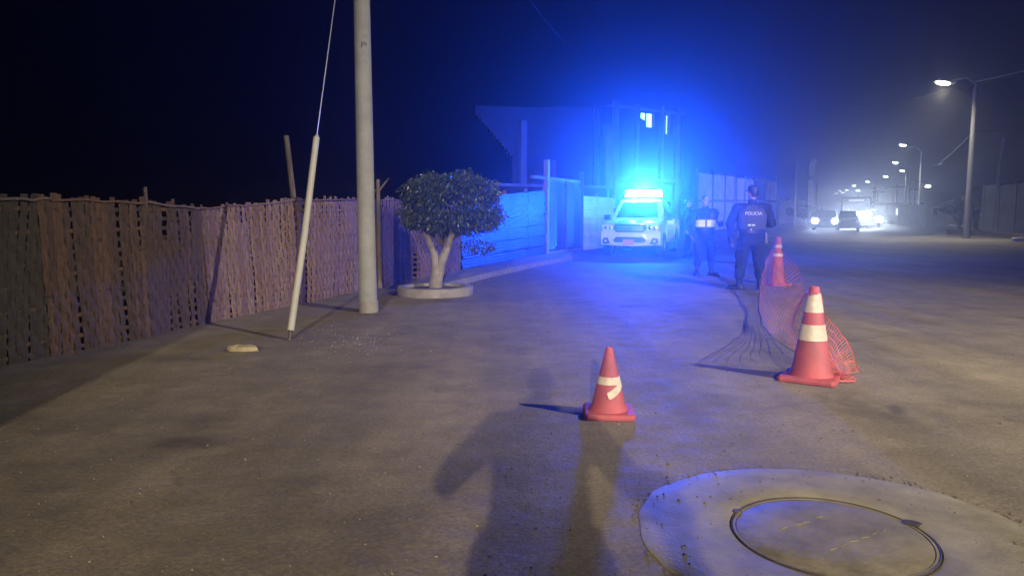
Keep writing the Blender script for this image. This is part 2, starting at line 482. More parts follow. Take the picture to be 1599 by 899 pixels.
# loose crumbs round the collar, pebbles on the road, broken glass: nobody could count them
def stones(name, mats, pts, smin, smax, flat=.6, kind='stuff'):
    vs = []; fs = []
    base = [(-1, 0, 0), (1, 0, 0), (0, -1, 0), (0, 1, 0), (0, 0, -1), (0, 0, 1)]
    bf = [(5, 0, 2), (5, 2, 1), (5, 1, 3), (5, 3, 0), (4, 2, 0), (4, 1, 2), (4, 3, 1), (4, 0, 3)]
    for (x, y, z) in pts:
        s = smin * (smax / smin) ** (random.random() ** 1.8); a = random.random() * 6.28; n = len(vs)
        for bx, by, bz in base:
            q = s * random.uniform(.7, 1.2)
            xx, yy = bx * q, by * q * .8
            vs.append((x + xx * math.cos(a) - yy * math.sin(a), y + xx * math.sin(a) + yy * math.cos(a), z + bz * q * flat + s * flat * .5))
        fs += [(i + n, j + n, k + n) for i, j, k in bf]
    me = bpy.data.meshes.new(name); me.from_pydata(vs, [], fs)
    o = link_mesh(name, me, mats); tag(o, kind=kind)
    return o
pts = []
for k in range(900):
    t = random.uniform(0, 2 * math.pi); r = mr + abs(random.gauss(0, .022)) + .004
    if mnoise.noise(Vector((math.cos(t) * 2.5, math.sin(t) * 2.5, 5))) > random.uniform(-.5, .35): continue
    pts.append((mc.x + r * math.cos(t), mc.y + r * math.sin(t), .003))
for k in range(150):
    t = random.uniform(0, 2 * math.pi); r = mr * random.uniform(.45, .98) ** .6
    pts.append((mc.x + r * math.cos(t), mc.y + r * math.sin(t), .009))
stones('loose_dirt_crumbs', M_crumb, pts, .003, .011)
pts = []
for k in range(5200):
    y = 1.5 + 20 * random.random() ** 1.8; x = random.uniform(-.9, .9) * y
    if (Vector((x, y, 0)) - mc).length < mr + .03: continue
    pts.append((x, y, gz(x, y)))
stones('road_pebbles', M_stone, pts, .0022, .0085)
pts = []
for k in range(1500):
    y = 1.8 + 16 * random.random() ** 1.6; x = random.uniform(-.9, .9) * y
    if (Vector((x, y, 0)) - mc).length < mr + .03: continue
    pts.append((x, y, gz(x, y)))
for k in range(1300):
    s_ = random.uniform(0, TOT_); a_, b_ = None, None
    for a_, b_ in zip(mat_base[:-1], mat_base[1:]):
        l_ = (b_ - a_).length
        if s_ <= l_: break
        s_ -= l_
    p = a_.lerp(b_, min(1, s_ / l_)); g_ = abs(random.gauss(0, .12)) - .05
    pts.append((p.x + g_, p.y - g_ * .4, 0))
for k in range(350):
    q_ = G(576, 488); t = random.uniform(0, 6.283); r = .12 + abs(random.gauss(0, .07)); pts.append((q_.x + r * math.cos(t), q_.y + r * math.sin(t), 0))
stones('dark_grit', M_crumb, pts, .003, .012)
pts = []
for k in range(190):
    p = G(random.gauss(552, 42), random.gauss(532, 9)); pts.append((p.x, p.y, .004))
for k in range(60):
    p = G(random.uniform(470, 720), random.uniform(505, 560)); pts.append((p.x, p.y, .004))
stones('broken_glass', M_shard, pts, .003, .009, .5)
# crushed cardboard
p = G(380, 548); cbm = MB()
ringp = [(.17 * math.cos(t) * random.uniform(.8, 1.1), .075 * math.sin(t) * random.uniform(.7, 1.2)) for t in np.linspace(0, 6.28, 15)[:-1]]
cbm.loft([[(p.x + x, p.y + y, .008) for x, y in ringp], [(p.x + x * .9, p.y + y * .9, .045 + .015 * random.random()) for x, y in ringp], [(p.x + x * .45, p.y + y * .45, .05 + .02 * random.random()) for x, y in ringp]])
o = cbm.build('crushed_carton', M_cardb, None, (p.x, p.y, 0)); o.location = (p.x, p.y, 0)
tag(o, 'crushed pale yellow carton lying on the ground beside the leaning white guard', 'litter')

# ------------------------------------------------------------------ woven mat fence
def polyline(pts, dist):
    for a, b in zip(pts[:-1], pts[1:]):
        l = (b - a).length
        if dist <= l: return a.lerp(b, dist / l), (b - a).normalized()
        dist -= l
    return pts[-1].copy(), (pts[-1] - pts[-2]).normalized()
lens = [0]
for a, b in zip(mat_base[:-1], mat_base[1:]): lens.append(lens[-1] + (b - a).length)
TOT = lens[-1]
mf = empty('woven_mat_fence', tuple(mat_base[3]), 'long ragged fence of woven split cane mats along the left verge', 'fence')
FO = mat_base[3]
cuts = [0, lens[2], (lens[3] + .02), lens[4] + .05, lens[6], lens[7] + .35, TOT]
def fence_pt(s, z, H):
    p, d = polyline(mat_base, max(0, s))
    nrm = Vector((d.y, -d.x, 0))
    off = .07 * mnoise.noise(Vector((s * .55, z * .5, 1))) + .025 * mnoise.noise(Vector((s * 2.1, z * 1.4, 4)))
    off += .05 * (z / H) * math.sin(s * 1.3)
    q = p + nrm * off; q.z = z
    return q, d, nrm
CP = .105
def topz(s): return float(np.interp(s, lens, mat_top))
for mi in range(6):
    s0, s1 = cuts[mi], cuts[mi + 1]
    if mi: s0 -= .06
    lay = .012 * (mi % 2)
    ang = [.08, -.03, .02, -.03, .02, .06][mi]
    # backing layer: the mat's second skin of dark cane, behind the woven one
    frame = MB()
    pts_ = []
    for sx, zz in [(s0 + .02, z) for z in np.linspace(topz(s0) + .02, .03, 6)] + [(s, .03) for s in np.linspace(s0 + .3, s1 - .3, 8)] + [(s1 - .02, z) for z in np.linspace(.03, topz(s1) - .01, 6)]:
        q, d, nr = fence_pt(sx, zz, 1.5); pts_.append(q - nr * .045)
    frame.tube(pts_, .016, 6)
    pm = frame.build('mat_panel', M_cane[3], mf, FO)
    s = s0; j = 0; wn_ = .075
    zb = .0
    while s < s1:
        wd = wn_; wn_ = random.uniform(.055, .09)
        gapc = random.random()
        tone = mnoise.noise(Vector((s * .9, mi * 3, 0)))
        m_ = M_cane[[0, 1, 2, 3][min(3, max(0, int((random.gauss(0, .35) + tone * 1.2 + (1.15 if mi in (3, 4, 5) else 1.9)))))]]
        if mi < 3: m_ = M_shaded[0] if mi == 0 else M_shaded[random.choice((1, 1, 2))]
        H = topz(s) + random.uniform(-.05, .02) + (random.uniform(0, .09) if random.random() < .15 else 0) + .03 * mnoise.noise(Vector((s * 1.5, 0, 8)))
        nseg = int(H / CP * 2)
        secs = []
        lean = random.gauss(0, .022) + ang
        lo_k, hi_k = 0, nseg
        if random.random() < .015: lo_k = int(nseg * random.uniform(.15, .45))
        elif random.random() < .03: hi_k = int(nseg * random.uniform(.55, .9))
        for k in range(lo_k, hi_k + 1):
            z = zb + H * k / nseg
            sc_ = s + lean * (z - .75) + .01 * mnoise.noise(Vector((s * 5, z * 3, 7)))
            q, d, nr = fence_pt(sc_, z, H)
            ph = math.sin(math.pi * (z / CP + j)) * .007 + .005
            c = q + nr * (ph + lay)
            hw = wd / 2 * (1 + .08 * mnoise.noise(Vector((s * 9, z * 6, 2))))
            secs.append([c - d * hw - nr * .002, c - d * hw * .3 + nr * .003, c + d * hw * .3 + nr * .003, c + d * hw - nr * .002, c - nr * .005])
        mbs = MB(); mbs.loft(secs)
        mbs.build('cane_strip', m_, pm, FO)
        s += (wd + wn_) / 2 - .008 + (random.uniform(-.004, .003) if gapc > .07 else random.uniform(.01, .03))
        if mi == 1 and abs(s - (s1 - .35)) < .03: s += .05
        if mi == 1 and abs(s - (s1 - .95)) < .03: s += .035
        j += 1
    rows = int(topz((s0 + s1) / 2) / CP)
    for r_ in range(rows):
        z0 = (r_ + .5) * CP
        n_ = max(4, int((s1 - s0) / .07)); secs = []
        for k in range(n_ + 1):
            ss = s0 + (s1 - s0) * k / n_
            z = z0 + .012 * mnoise.noise(Vector((ss * 2, r_, 3))) 
            q, d, nr = fence_pt(ss, z, 1.5)
            c = q + nr * (lay + .005 * math.sin(math.pi * (k + r_)) - .001 + .006 * mnoise.noise(Vector((ss * 8, r_, 9))))
            hh = .021
            u = Vector((0, 0, 1))
            secs.append([c - u * hh, c + nr * .004, c + u * hh, c - nr * .004])
        mbs = MB(); mbs.loft(secs)
        mbs.build('cross_strip', random.choice(M_shaded if mi < 3 else M_cane), pm, FO)
# top rail cane, ragged
for i in range(0, len(mat_base) - 1):
    mbs = MB(); pts_ = []
    for k in range(7):
        ss = lens[i] + (lens[i + 1] - lens[i]) * k / 6
        q, d, nr = fence_pt(ss, topz(ss) - .03, 1.5)
        pts_.append(q + nr * .03 + Vector((0, 0, .012 * random.uniform(-1, 1))))
    mbs.tube(pts_, .013, 6)
    mbs.build('top_rail', M_cane[2 if i % 2 else 1], mf, FO, True)

def post(pxb, pyt, Y, dx=0, r=.05, label='', m=M_wood, name='wooden_post', zb=0.0):
    t = P(pxb, pyt, Y); b = Vector((t.x + dx, Y, zb))
    o = empty(name, tuple(b), label, 'post')
    q = MB(); q.tube([b, b.lerp(t, .5) + Vector((.01, 0, 0)), t], [r * 1.1, r, r * .9], 8)
    q.build('shaft', m, o, b, True)
    return o
def simple_post(pxb, pyt, Y, dx, r, label, m=M_wood, name='wooden_post', cat='post'):
    t = P(pxb, pyt, Y); b = Vector((t.x + dx, Y, 0))
    q = MB(); q.tube([b, b.lerp(t, .5) + Vector((.012, 0, 0)), t], [r * 1.1, r, r * .9], 8)
    o = q.build(name, m, None, b, True); o.location = b
    return tag(o, label, cat)
simple_post(447, 212, 13.5, .22, .05, 'tall dark leaning wooden post rising behind the cane fence near the leaning white guard')
simple_post(226, 292, 8.9, 0, .028, 'short pale stake end poking above the cane fence at far left')
t_ = P(590, 280, 13.6)
q = MB(); b_ = Vector((t_.x, 13.6, 0)); q.tube([b_, t_], [.05, .035], 7); q.tube([b_ + Vector((0, 0, 1.75)), t_ + Vector((.2, 0, .02))], [.025, .012], 5); q.tube([b_ + Vector((0, 0, 1.7)), t_ + Vector((-.14, 0, -.1))], [.02, .01], 5)
o = q.build('wooden_post', M_wood, None, b_); o.location = b_; tag(o, 'forked dark branch post standing behind the cane fence next to the concrete pole', 'post')

# ------------------------------------------------------------------ concrete pole with its guy
pb = G(576, 487)
pole = empty('utility_pole', tuple(pb), 'tall round grey concrete utility pole with stencilled letters on the dirt verge', 'utility pole')
Hp = 9.6
q = MB(); q.tube([pb + Vector((0, 0, -.1)), pb + Vector((-.01, 0, .25)), pb + Vector((-.012, .0, 4)), pb + Vector((-.04, 0, Hp))], [.128, .124, .108, .08], 28)
q.build('pole_shaft', M_conc, pole, pb, True)
q = MB(); q.ring([(.126, -.02), (.134, .02), (.131, .16), (.123, .16)], pb, 28); q.build('base_collar', M_kerb, pole, pb, True)
for zz in (5.0, 6.3):
    q = MB(); q.ring([(.1, -.03), (.108, -.03), (.108, .03), (.1, .03)], pb + Vector((-.02, 0, zz)), 24); q.build('steel_band', M_galv, pole, pb, True)
def text_mesh(s, size, name, extrude=.0015):
    cu = bpy.data.curves.new(name, 'FONT'); cu.body = s; cu.size = size; cu.extrude = extrude; cu.align_x = 'CENTER'
    o = bpy.data.objects.new(name, cu); col.objects.link(o)
    dg = bpy.context.evaluated_depsgraph_get(); dg.update()
    me = bpy.data.meshes.new_from_object(o.evaluated_get(dg))
    bpy.data.objects.remove(o)
    return me
def on_cylinder(me, c, rad, zc, ang0):
    for v in me.vertices:
        a = ang0 + v.co.x / rad; r = rad + .002 + v.co.z
        v.co = Vector((math.sin(a) * r, -math.cos(a) * r, zc + v.co.y))
    return me
zl = P(570, 78, pb.y).z
me = on_cylinder(text_mesh('PU', .115, 'lettering'), pb, .108, zl, .62)
o = link_mesh('stencil_lettering', me, mat('faded_black_paint', (.05, .05, .06), .9), pole); o.location = (-.015, 0, 0)
me = on_cylinder(text_mesh('10', .09, 'lettering'), pb, .1075, zl + .13, .5)
o = link_mesh('stencil_number', me, mat('worn_black_paint', (.14, .14, .15), .9), pole); o.location = (-.015, 0, 0)
# guy wire and its white guard
gb_ = G(452, 530); gt = pb + Vector((-.03, 0, 6.3))
guy = empty('pole_guy', tuple(gb_), 'leaning white guard pipe around the steel guy wire beside the concrete pole', 'guy wire')
d = (gt - gb_); u = d.normalized()
gl = 2.62
# end of guard where its top shows at y 215
for k in range(60):
    c = gb_ + u * (1.5 + k * .05)
    dx = c - Vector((0, 0, CAM_H)); 
    yy = 449.5 - F * (dx.z * math.cos(PITCH) + dx.y * math.sin(PITCH)) / (dx.y * math.cos(PITCH) - dx.z * math.sin(PITCH))
    if yy < 217: gl = 1.5 + k * .05; break
q = MB(); q.tube([gb_ + u * .1, gb_ + u * (gl / 2) + Vector((.012, 0, 0)), gb_ + u * gl], [.039, .038, .036], 14)
q.build('guard_pipe', M_white_pipe, guy, gb_, True)
q = MB(); q.tube([gb_ + u * -.1, gb_ + u * .12], [.022, .022], 8); q.build('anchor_rod', M_iron, guy, gb_, True)
q = MB(); q.tube([gb_ + u * (gl - .05), gt], [.007, .007], 6); q.build('guy_wire', M_galv, guy, gb_, True)
q = MB(); q.tube([gb_ + u * (gl - .04), gb_ + u * (gl + .03)], [.03, .022], 10); q.build('pipe_cap', M_galv, guy, gb_, True)

# ------------------------------------------------------------------ tree in its ring
tb = G(679, 460); tb.y += .1
ring = MB()
n_ = 48; secs = []
prof = [(.63, -.05), (.645, .1), (.63, .135), (.6, .145), (.51, .14), (.5, .12), (.5, -.05)]
for k in range(n_):
    t = 2 * math.pi * k / n_; e = 1 + .012 * mnoise.noise(Vector((math.cos(t) * 2, math.sin(t) * 2, 0)))
    secs.append([(tb.x + r * e * math.cos(t), tb.y + r * e * math.sin(t), z + .006 * mnoise.noise(Vector((math.cos(t) * 4, math.sin(t) * 4, 2)))) for r, z in prof])
m_ = len(prof); vs = [p for s_ in secs for p in s_]
fs = [(k * m_ + j, ((k + 1) % n_) * m_ + j, ((k + 1) % n_) * m_ + (j + 1) % m_, k * m_ + (j + 1) % m_) for k in range(n_) for j in range(m_)]
ring.add(vs, fs)
pl = empty('planter', tuple(tb), 'low round concrete planter ring with soil at the foot of the small tree', 'planter')
ring.build('concrete_ring', M_kerb, pl, tb, True)
q = MB(); q.lathe([(.5, .0), (.5, .09), (.25, .1), (.03, .12)], tb, 32); q.build('soil', M_soil, pl, tb, True)

def leaf_crown(name, c, rad, n, size, mats, parent, origin, shape=None, squash_bottom=.5, droop=.6, boxy=0):
    """many separate leaves spread in an uneven volume"""
    vs = []; fs = []; mi = []
    lobes = []
    for k in range(26):
        a = random.random() * 6.28; r = random.uniform(.35, .98)
        lobes.append(Vector((math.cos(a) * r, math.sin(a) * r, random.uniform(-.3, .75) * math.sqrt(max(0, 1.05 - r * r)))))
    cnt = 0
    while cnt < n:
        d = Vector((random.gauss(0, 1), random.gauss(0, 1), random.gauss(0, 1))).normalized()
        if d.z < 0: d.z *= squash_bottom
        if boxy: d = Vector([math.copysign(abs(a) ** boxy, a) for a in d]) * .88
        rr = random.random() ** .28
        bumpy = 1 + .16 * mnoise.noise(d * 2.3 + Vector((c.x, 0, 0))) + .09 * mnoise.noise(d * 5)
        p = d * rr * bumpy
        if mnoise.noise(p * 4.0 + Vector((9, 1, 2))) < -.28: continue
        if rr > .96 and random.random() < .25: p = p * random.uniform(1, 1.07)
        w_ = Vector((c.x + p.x * rad[0], c.y + p.y * rad[1], c.z + p.z * rad[2]))
        L_ = size * random.uniform(.6, 1.25); W_ = L_ * .4
        ax = (Vector((d.x, d.y, d.z * .3)) * .6 + Vector((random.gauss(0, .5), random.gauss(0, .5), random.gauss(0, .4) - droop))).normalized()
        sd = ax.cross(Vector((random.gauss(0, 1), random.gauss(0, 1), random.gauss(0, 1)))).normalized()
        nn = ax.cross(sd)
        n0 = len(vs)
        vs += [w_, w_ + ax * L_ * .45 + sd * W_ * .5 + nn * L_ * .07, w_ + ax * L_, w_ + ax * L_ * .45 - sd * W_ * .5 + nn * L_ * .07]
        fs.append((n0, n0 + 1, n0 + 2)); fs.append((n0, n0 + 2, n0 + 3))
        k_ = 1 if random.random() < .4 + mnoise.noise(p * 3) else 0
        mi += [k_, k_]
        cnt += 1
    me = bpy.data.meshes.new(name)
    me.from_pydata([(v.x - origin[0], v.y - origin[1], v.z - origin[2]) for v in vs], [], fs)
    for m__ in mats: me.materials.append(m__)
    if len(mats) > 1: me.polygons.foreach_set('material_index', mi)
    o = bpy.data.objects.new(name, me); col.objects.link(o); o.parent = parent
    return o
tr = empty('small_tree', tuple(tb), 'small round crowned ficus with pale forked trunk growing in the planter ring', 'tree')
tY = tb.y
cc = P(706, 322, tY)
q = MB()
fk = P(682, 420, tY)
q.tube([tb + Vector((0, 0, .0)), tb + Vector((.0, 0, .2)), fk, P(678, 395, tY), P(660, 350, tY)], [.14, .105, .095, .065, .04], 10)
q.tube([tb + Vector((.02, 0, .1)), P(683, 438, tY), P(688, 412, tY), P(712, 352, tY - .1), P(740, 320, tY - .1)], [.1, .09, .085, .05, .02], 10)
q.tube([P(694, 395, tY), P(700, 350, tY + .3), P(690, 300, tY + .4)], [.05, .035, .015], 8)
q.build('trunk', M_bark, tr, tb, True)
for (px, py, dy) in ((640, 320, .1), (745, 335, -.3), (770, 300, 0), (700, 280, .3), (665, 290, -.3)):
    q = MB(); s_ = P(692, 385, tY)
    e = P(px, py, tY + dy); q.tube([s_, s_.lerp(e, .5) + Vector((0, 0, -.05)), e], [.03, .02, .008], 6); q.build('branch', M_bark2, tr, tb, True)
leaf_crown('crown', cc, (.97, .9, .66), 17000, .065, M_leaf, tr, tb, squash_bottom=.72, boxy=.75, droop=.9)
# a few hanging sprays low on the right, over the sheet fence
lsp = leaf_crown('foliage', P(745, 385, tY), (.32, .35, .13), 380, .06, M_leaf, tr, tb, squash_bottom=1)

tag(lsp, kind='stuff')
# ------------------------------------------------------------------ sheet metal fence, gate, zinc fence
def sheet_fence(name, pts, height_top_px, rows, m, label, nsec, edge=.35, corr=.012, per=.07):
    o = empty(name, tuple(pts[0]), label, 'fence')
    O = pts[0]
    L_ = sum((b - a).length for a, b in zip(pts[:-1], pts[1:]))
    tops = height_top_px
    for c_ in range(nsec):
        s0, s1 = L_ * c_ / nsec, L_ * (c_ + 1) / nsec
        for r_ in range(rows):
            mb = MB(); secs = []
            nz_ = 12
            for k in range(9):
                s = s0 - .03 + (s1 - s0 + .06) * k / 8
                p, d = polyline(pts, min(max(s, 0), L_ - 1e-4)); nr = Vector((d.y, -d.x, 0))
                H = float(np.interp(s, [0, L_], tops))
                z0 = H * r_ / rows + .012 * math.sin(r_ * 7 + c_); z1 = H * (r_ + 1) / rows + .015
                dent = .03 * mnoise.noise(Vector((s * 1.3, r_ * 2.1, 2))) + .008 * (c_ % 2) - .03
                front = []; back = []
                for i in range(nz_ + 1):
                    z = z0 + (z1 - z0) * i / nz_
                    off = dent + .05 * (1 - i / nz_) + corr * .5 * math.sin(2 * math.pi * z / per)
                    q_ = p + nr * off; q_.z = z
                    front.append(q_); back.append(q_ - nr * .004)
                secs.append(front + back[::-1])
            mb.loft(secs); mb.build('metal_sheet', m, o, O)
    for s in np.linspace(0.02, L_ - .02, nsec + 1):
        p, d = polyline(pts, s); nr = Vector((d.y, -d.x, 0)); H = float(np.interp(s, [0, L_], tops))
        q = MB(); q.box((p.x - nr.x * .09, p.y - nr.y * .09, (H + .12) / 2), (.08, .08, H + .12), rz=math.atan2(d.y, d.x)); q.build('fence_post', M_wood, o, O)
    return o
H0 = P(722, 312, SF[0].y).z; H1 = P(853, 298, SF[-1].y).z
sheet_fence('sheet_metal_fence', SF, (H0, H1), 6, M_sheet, 'blue grey fence of overlapping horizontal metal sheets behind the small tree', 4, corr=.004)
H0 = P(907, 306, ZF[0].y).z; H1 = P(958, 310, ZF[-1].y).z
sheet_fence('zinc_sheet_fence', ZF, (H0, H1), 5, M_zinc, 'bright dented zinc sheet fence glaring just left of the police pickup', 2, corr=.02, per=.09)

def gate():
    a, b = GT
    o = empty('metal_gate', tuple(a), 'grey double leaf metal gate with chevron ribs between the two sheet fences', 'gate')
    d = (b - a).normalized(); nr = Vector((d.y, -d.x, 0)); L_ = (b - a).length
    Ht = P(865, 281, a.y).z
    rz = math.atan2(d.y, d.x)
    def pt(s, z, off=0):
        p = a + d * s + nr * off; p.z = z; return p
    for s, hh, w_ in ((0.0, P(853, 250, a.y).z, .16), (L_ * .5, Ht + .02, .09), (L_, P(906, 268, b.y).z, .11)):
        q = MB(); q.box(pt(s, hh / 2), (w_, .14, hh), rz=rz); q.build('gate_post', M_conc if s == 0 else M_gate, o, a)
    for i, (s0, s1) in enumerate(((.1, L_ * .5 - .06), (L_ * .5 + .06, L_ - .08))):
        lf = MB(); lf.box(pt((s0 + s1) / 2, Ht / 2 + .08), (s1 - s0, .02, Ht - .2), rz=rz)
        leaf = lf.build('gate_leaf', M_gate, o, a)
        w_ = s1 - s0; mid = (s0 + s1) / 2
        for z in np.arange(.35, Ht + .25, .12):
            for sg in (-1, 1):
                z1 = z - .45
                za, zb_ = min(z, Ht), max(z1, .15)
                # clip the rib to the leaf
                x0 = mid if z <= Ht else mid + sg * (w_ / 2) * (z - Ht) / .45
                x1 = mid + sg * (w_ / 2) * (1 if z1 >= .15 else (z - .15) / .45)
                if abs(x1 - x0) < .03: continue
                q = MB(); q.tube([pt(x0, za, .022), pt(x1, zb_, .022)], .014, 4); q.build('chevron_rib', M_galv, leaf, a)
        fr = MB()
        for s in (s0, s1): fr.box(pt(s, Ht / 2 + .08, .015), (.04, .05, Ht - .18), rz=rz)
        for z in (.18, Ht - .02): fr.box(pt(mid, z, .012), (w_ - .04, .045, .04), rz=rz)
        fr.build('leaf_frame', M_gate, leaf, a)
    q = MB(); q.box(pt(L_ * .5 - .1, 1.0, .05), (.05, .04, .14), rz=rz); q.tube([pt(L_ * .5 - .12, 1.02, .08), pt(L_ * .5 + .12, 1.02, .08)], .012, 6); q.build('bolt', M_chrome, o, a)
    q = MB(); q.box(pt(L_ * .5, .06), (L_, .12, .12), rz=rz); q.build('threshold', M_kerb, o, a)
    q = MB(); q.box(pt(L_ * .3, Ht + .05, -.02), (L_ * 1.3, .1, .09), rz=rz); q.build('lintel_beam', M_wood, o, a)
    return o
gate()
simple_post(855, 250, 25.6, 0, .09, 'thick pale concrete stub column beside the left leaf of the metal gate', M_plaster, 'column_stub', 'column')

# ------------------------------------------------------------------ cones
def cone(loc, h, base, rz, label, bands, name='traffic_cone'):
    o = empty(name, loc, label, 'traffic cone', 'orange cones cordoning the road', rz)
    r0, r1 = base * .355, h * .05
    bt = .045 * h / .5 if h < .6 else .045
    b = MB(); s = base / 2
    def sq(hw, z, c=.88):
        k = hw * c; return [(-k, -hw, z), (k, -hw, z), (hw, -k, z), (hw, k, z), (k, hw, z), (-k, hw, z), (-hw, k, z), (-hw, -k, z)]
    b.loft([sq(s * .98, 0), sq(s, .01), sq(s, bt * .7), sq(s * .93, bt)])
    bo = b.build('base', M_orange, o); bevel_mod(bo, .006)
    rad_at = lambda z: r0 + (r1 - r0) * (z - bt) / (h - bt)
    c = MB(); c.lathe([(r0 * 1.13, bt - .005), (r0 * 1.08, bt + .012), (rad_at(bt + .03), bt + .03), (r1, h - .005), (r1 * .9, h), (r1 * .7, h), (r1 * .66, h - .08)], n=36)
    c.build('cone_body', M_orange, o, None, True)
    for z0, z1 in bands:
        q = MB(); zz = [z0 + (z1 - z0) * k / 3 for k in range(4)]
        q.ring([(rad_at(z) + .003 + .0008 * (i % 2), z) for i, z in enumerate(zz)] + [(rad_at(z) - .002, z) for z in zz[::-1]], n=36)
        q.build('reflective_band', M_tape, o, None, True)
    return o, rad_at
cs = G(950, 647)
co, ra = cone((cs.x, cs.y, 0), .475, .345, R(-4), 'small orange cone with peeling cream tape standing alone in front', [(.225, .275)])
# the loose end of tape slanting down
q = MB(); secs = []
for k in range(11):
    t = k / 10; a = 1.35 - 1.4 * t; zc = .235 - .085 * t
    lo_, hi_ = zc - .024, zc + .024
    if k == 10: lo_ += .012
    rl, rh = ra(lo_) + .006, ra(hi_) + .006
    secs.append([(rl * math.sin(a), -rl * math.cos(a), lo_), (rh * math.sin(a - .12), -rh * math.cos(a - .12), hi_),
                 ((rh - .002) * math.sin(a - .12), -(rh - .002) * math.cos(a - .12), hi_), ((rl - .002) * math.sin(a), -(rl - .002) * math.cos(a), lo_)])
q.loft(secs); q.build('loose_tape', M_tape, co)
cbp = G(1266, 592)
hb = P(1265, 447, cbp.y).z
cone((cbp.x, cbp.y, 0), hb, .46, R(-33), 'large worn orange cone with two wide cream bands in front of the net', [(hb * .435, hb * .6), (hb * .73, hb * .93)])
c3 = G(1213, 445)
h3 = P(1213, 370, c3.y).z
cone((c3.x, c3.y, 0), h3, .42, R(10), 'distant orange cone behind the net beside the officer with the lettered vest', [(h3 * .6, h3 * .66), (h3 * .78, h3 * .84)])

# ------------------------------------------------------------------ plastic safety net
def safety_net():
    A = Vector((c3.x, c3.y, h3)); B = Vector((cbp.x, cbp.y, hb))
    top = [A, A.lerp(B, .15) + Vector((0, 0, -.14)), P(1240, 410, 11.0), P(1254, 436, 9.2), P(1262, 455, 7.6), B + Vector((-.04, .06, -.06)),
           B + Vector((.05, -.02, -.08)), P(1288, 492, 6.25), P(1310, 515, 6.3), P(1326, 540, 6.28), P(1336, 565, 6.2), G(1341, 585) + Vector((0, 0, .03))]
    bot = [G(1196, 440), G(1187, 460), G(1187, 485), G(1197, 512), G(1222, 535), G(1250, 552),
           G(1290, 572), G(1300, 592), G(1308, 598), G(1318, 598), G(1328, 598), G(1338, 595)]
    bot = [b + Vector((0, 0, .02)) for b in bot]
    def crom(pts, t):
        n = len(pts) - 1; x = t * n; i = min(int(x), n - 1); f = x - i
        p0, p1, p2, p3 = pts[max(i - 1, 0)], pts[i], pts[i + 1], pts[min(i + 2, n)]
        return .5 * ((2 * p1) + (p2 - p0) * f + (2 * p0 - 5 * p1 + 4 * p2 - p3) * f * f + (3 * p1 - p0 - 3 * p2 + p3) * f ** 3)
    NU, NV = 78, 9
    grid = []
    for i in range(NU + 1):
        t = i / NU; a = crom(top, t); b = crom(bot, t)
        row = []
        for j in range(NV + 1):
            v = j / NV
            p = a.lerp(b, v)
            d = (b - a); side = Vector((-.907, .42, 0))
            p = p + side * (.12 * math.sin(math.pi * v) * (.7 + .4 * mnoise.noise(Vector((t * 4, 0, 0)))) + .01 * math.sin(t * 45) * v)
            p.z = max(.006, p.z + .03 * mnoise.noise(Vector((t * 22, v * 3, 4))))
            row.append(p)
        grid.append(row)
    mb = MB()
    def strand(pts, r): mb.tube(pts, r, 3, cap=False)
    for j in range(NV + 1):
        r = .0055 if j in (0, NV) else .003
        strand([grid[i][j] + Vector((0, 0, .0)) for i in range(0, NU + 1)], r)
    for i in range(0, NU + 1):
        strand([grid[i][j] for j in range(NV + 1)], .003)
    org = Vector((B.x, B.y, 0))
    o = mb.build('safety_net', M_net, None, org); o.location = org
    tag(o, 'fine orange plastic net sagging between the large cone and the distant cone', 'net')
safety_net()

# ------------------------------------------------------------------ people
def cap_(mb, a, b, ra_, rb_, n=12):
    """closed tapered capsule"""
    a, b = Vector(a), Vector(b); d = (b - a); L_ = d.length; u_ = d / L_ if L_ > 1e-6 else Vector((0, 0, 1))
    ps, rs = [], []
    for t in (90, 60, 30): ps.append(a - u_ * ra_ * math.sin(R(t))); rs.append(max(.0015, ra_ * math.cos(R(t))))
    ps.append(a); rs.append(ra_); ps.append(b); rs.append(rb_)
    for t in (30, 60, 90): ps.append(b + u_ * rb_ * math.sin(R(t))); rs.append(max(.0015, rb_ * math.cos(R(t))))
    mb.tube(ps, rs, n)
def ell(mb, c, r, rz=0, n=14):
    c = Vector(c); secs = []
    for i in range(1, n):
        t = math.pi * i / n - math.pi / 2
        secs.append([c + Matrix.Rotation(rz, 3, 'Z') @ Vector((r[0] * math.cos(t) * math.cos(2 * math.pi * k / n), r[1] * math.cos(t) * math.sin(2 * math.pi * k / n), r[2] * math.sin(t))) for k in range(n)])
    mb.loft(secs)
def oval(c, rx, ry, n=20, p=2.4):
    out = []
    for k in range(n):
        t = 2 * math.pi * k / n; ct, st = math.cos(t), math.sin(t)
        out.append((c[0] + rx * math.copysign(abs(ct) ** (2 / p), ct), c[1] + ry * math.copysign(abs(st) ** (2 / p), st), c[2]))
    return out
def fuse(o, vox, smooth=6, folds=0.0, fscale=.12):
    if vox > .012: folds = 0
    m = o.modifiers.new('r', 'REMESH'); m.mode = 'VOXEL'; m.voxel_size = vox; m.use_smooth_shade = True
    m = o.modifiers.new('s', 'SMOOTH'); m.iterations = smooth; m.factor = .5
    bake(o)
    if folds:
        me = o.data
        for v in me.vertices:
            c = v.co
            f = mnoise.noise(Vector((c.x / fscale, c.y / fscale, c.z / fscale * 1.7))) + .5 * mnoise.noise(Vector((c.x, c.y, c.z * 2)) * (2.2 / fscale))
            v.co = c + v.normal * f * folds
    return o

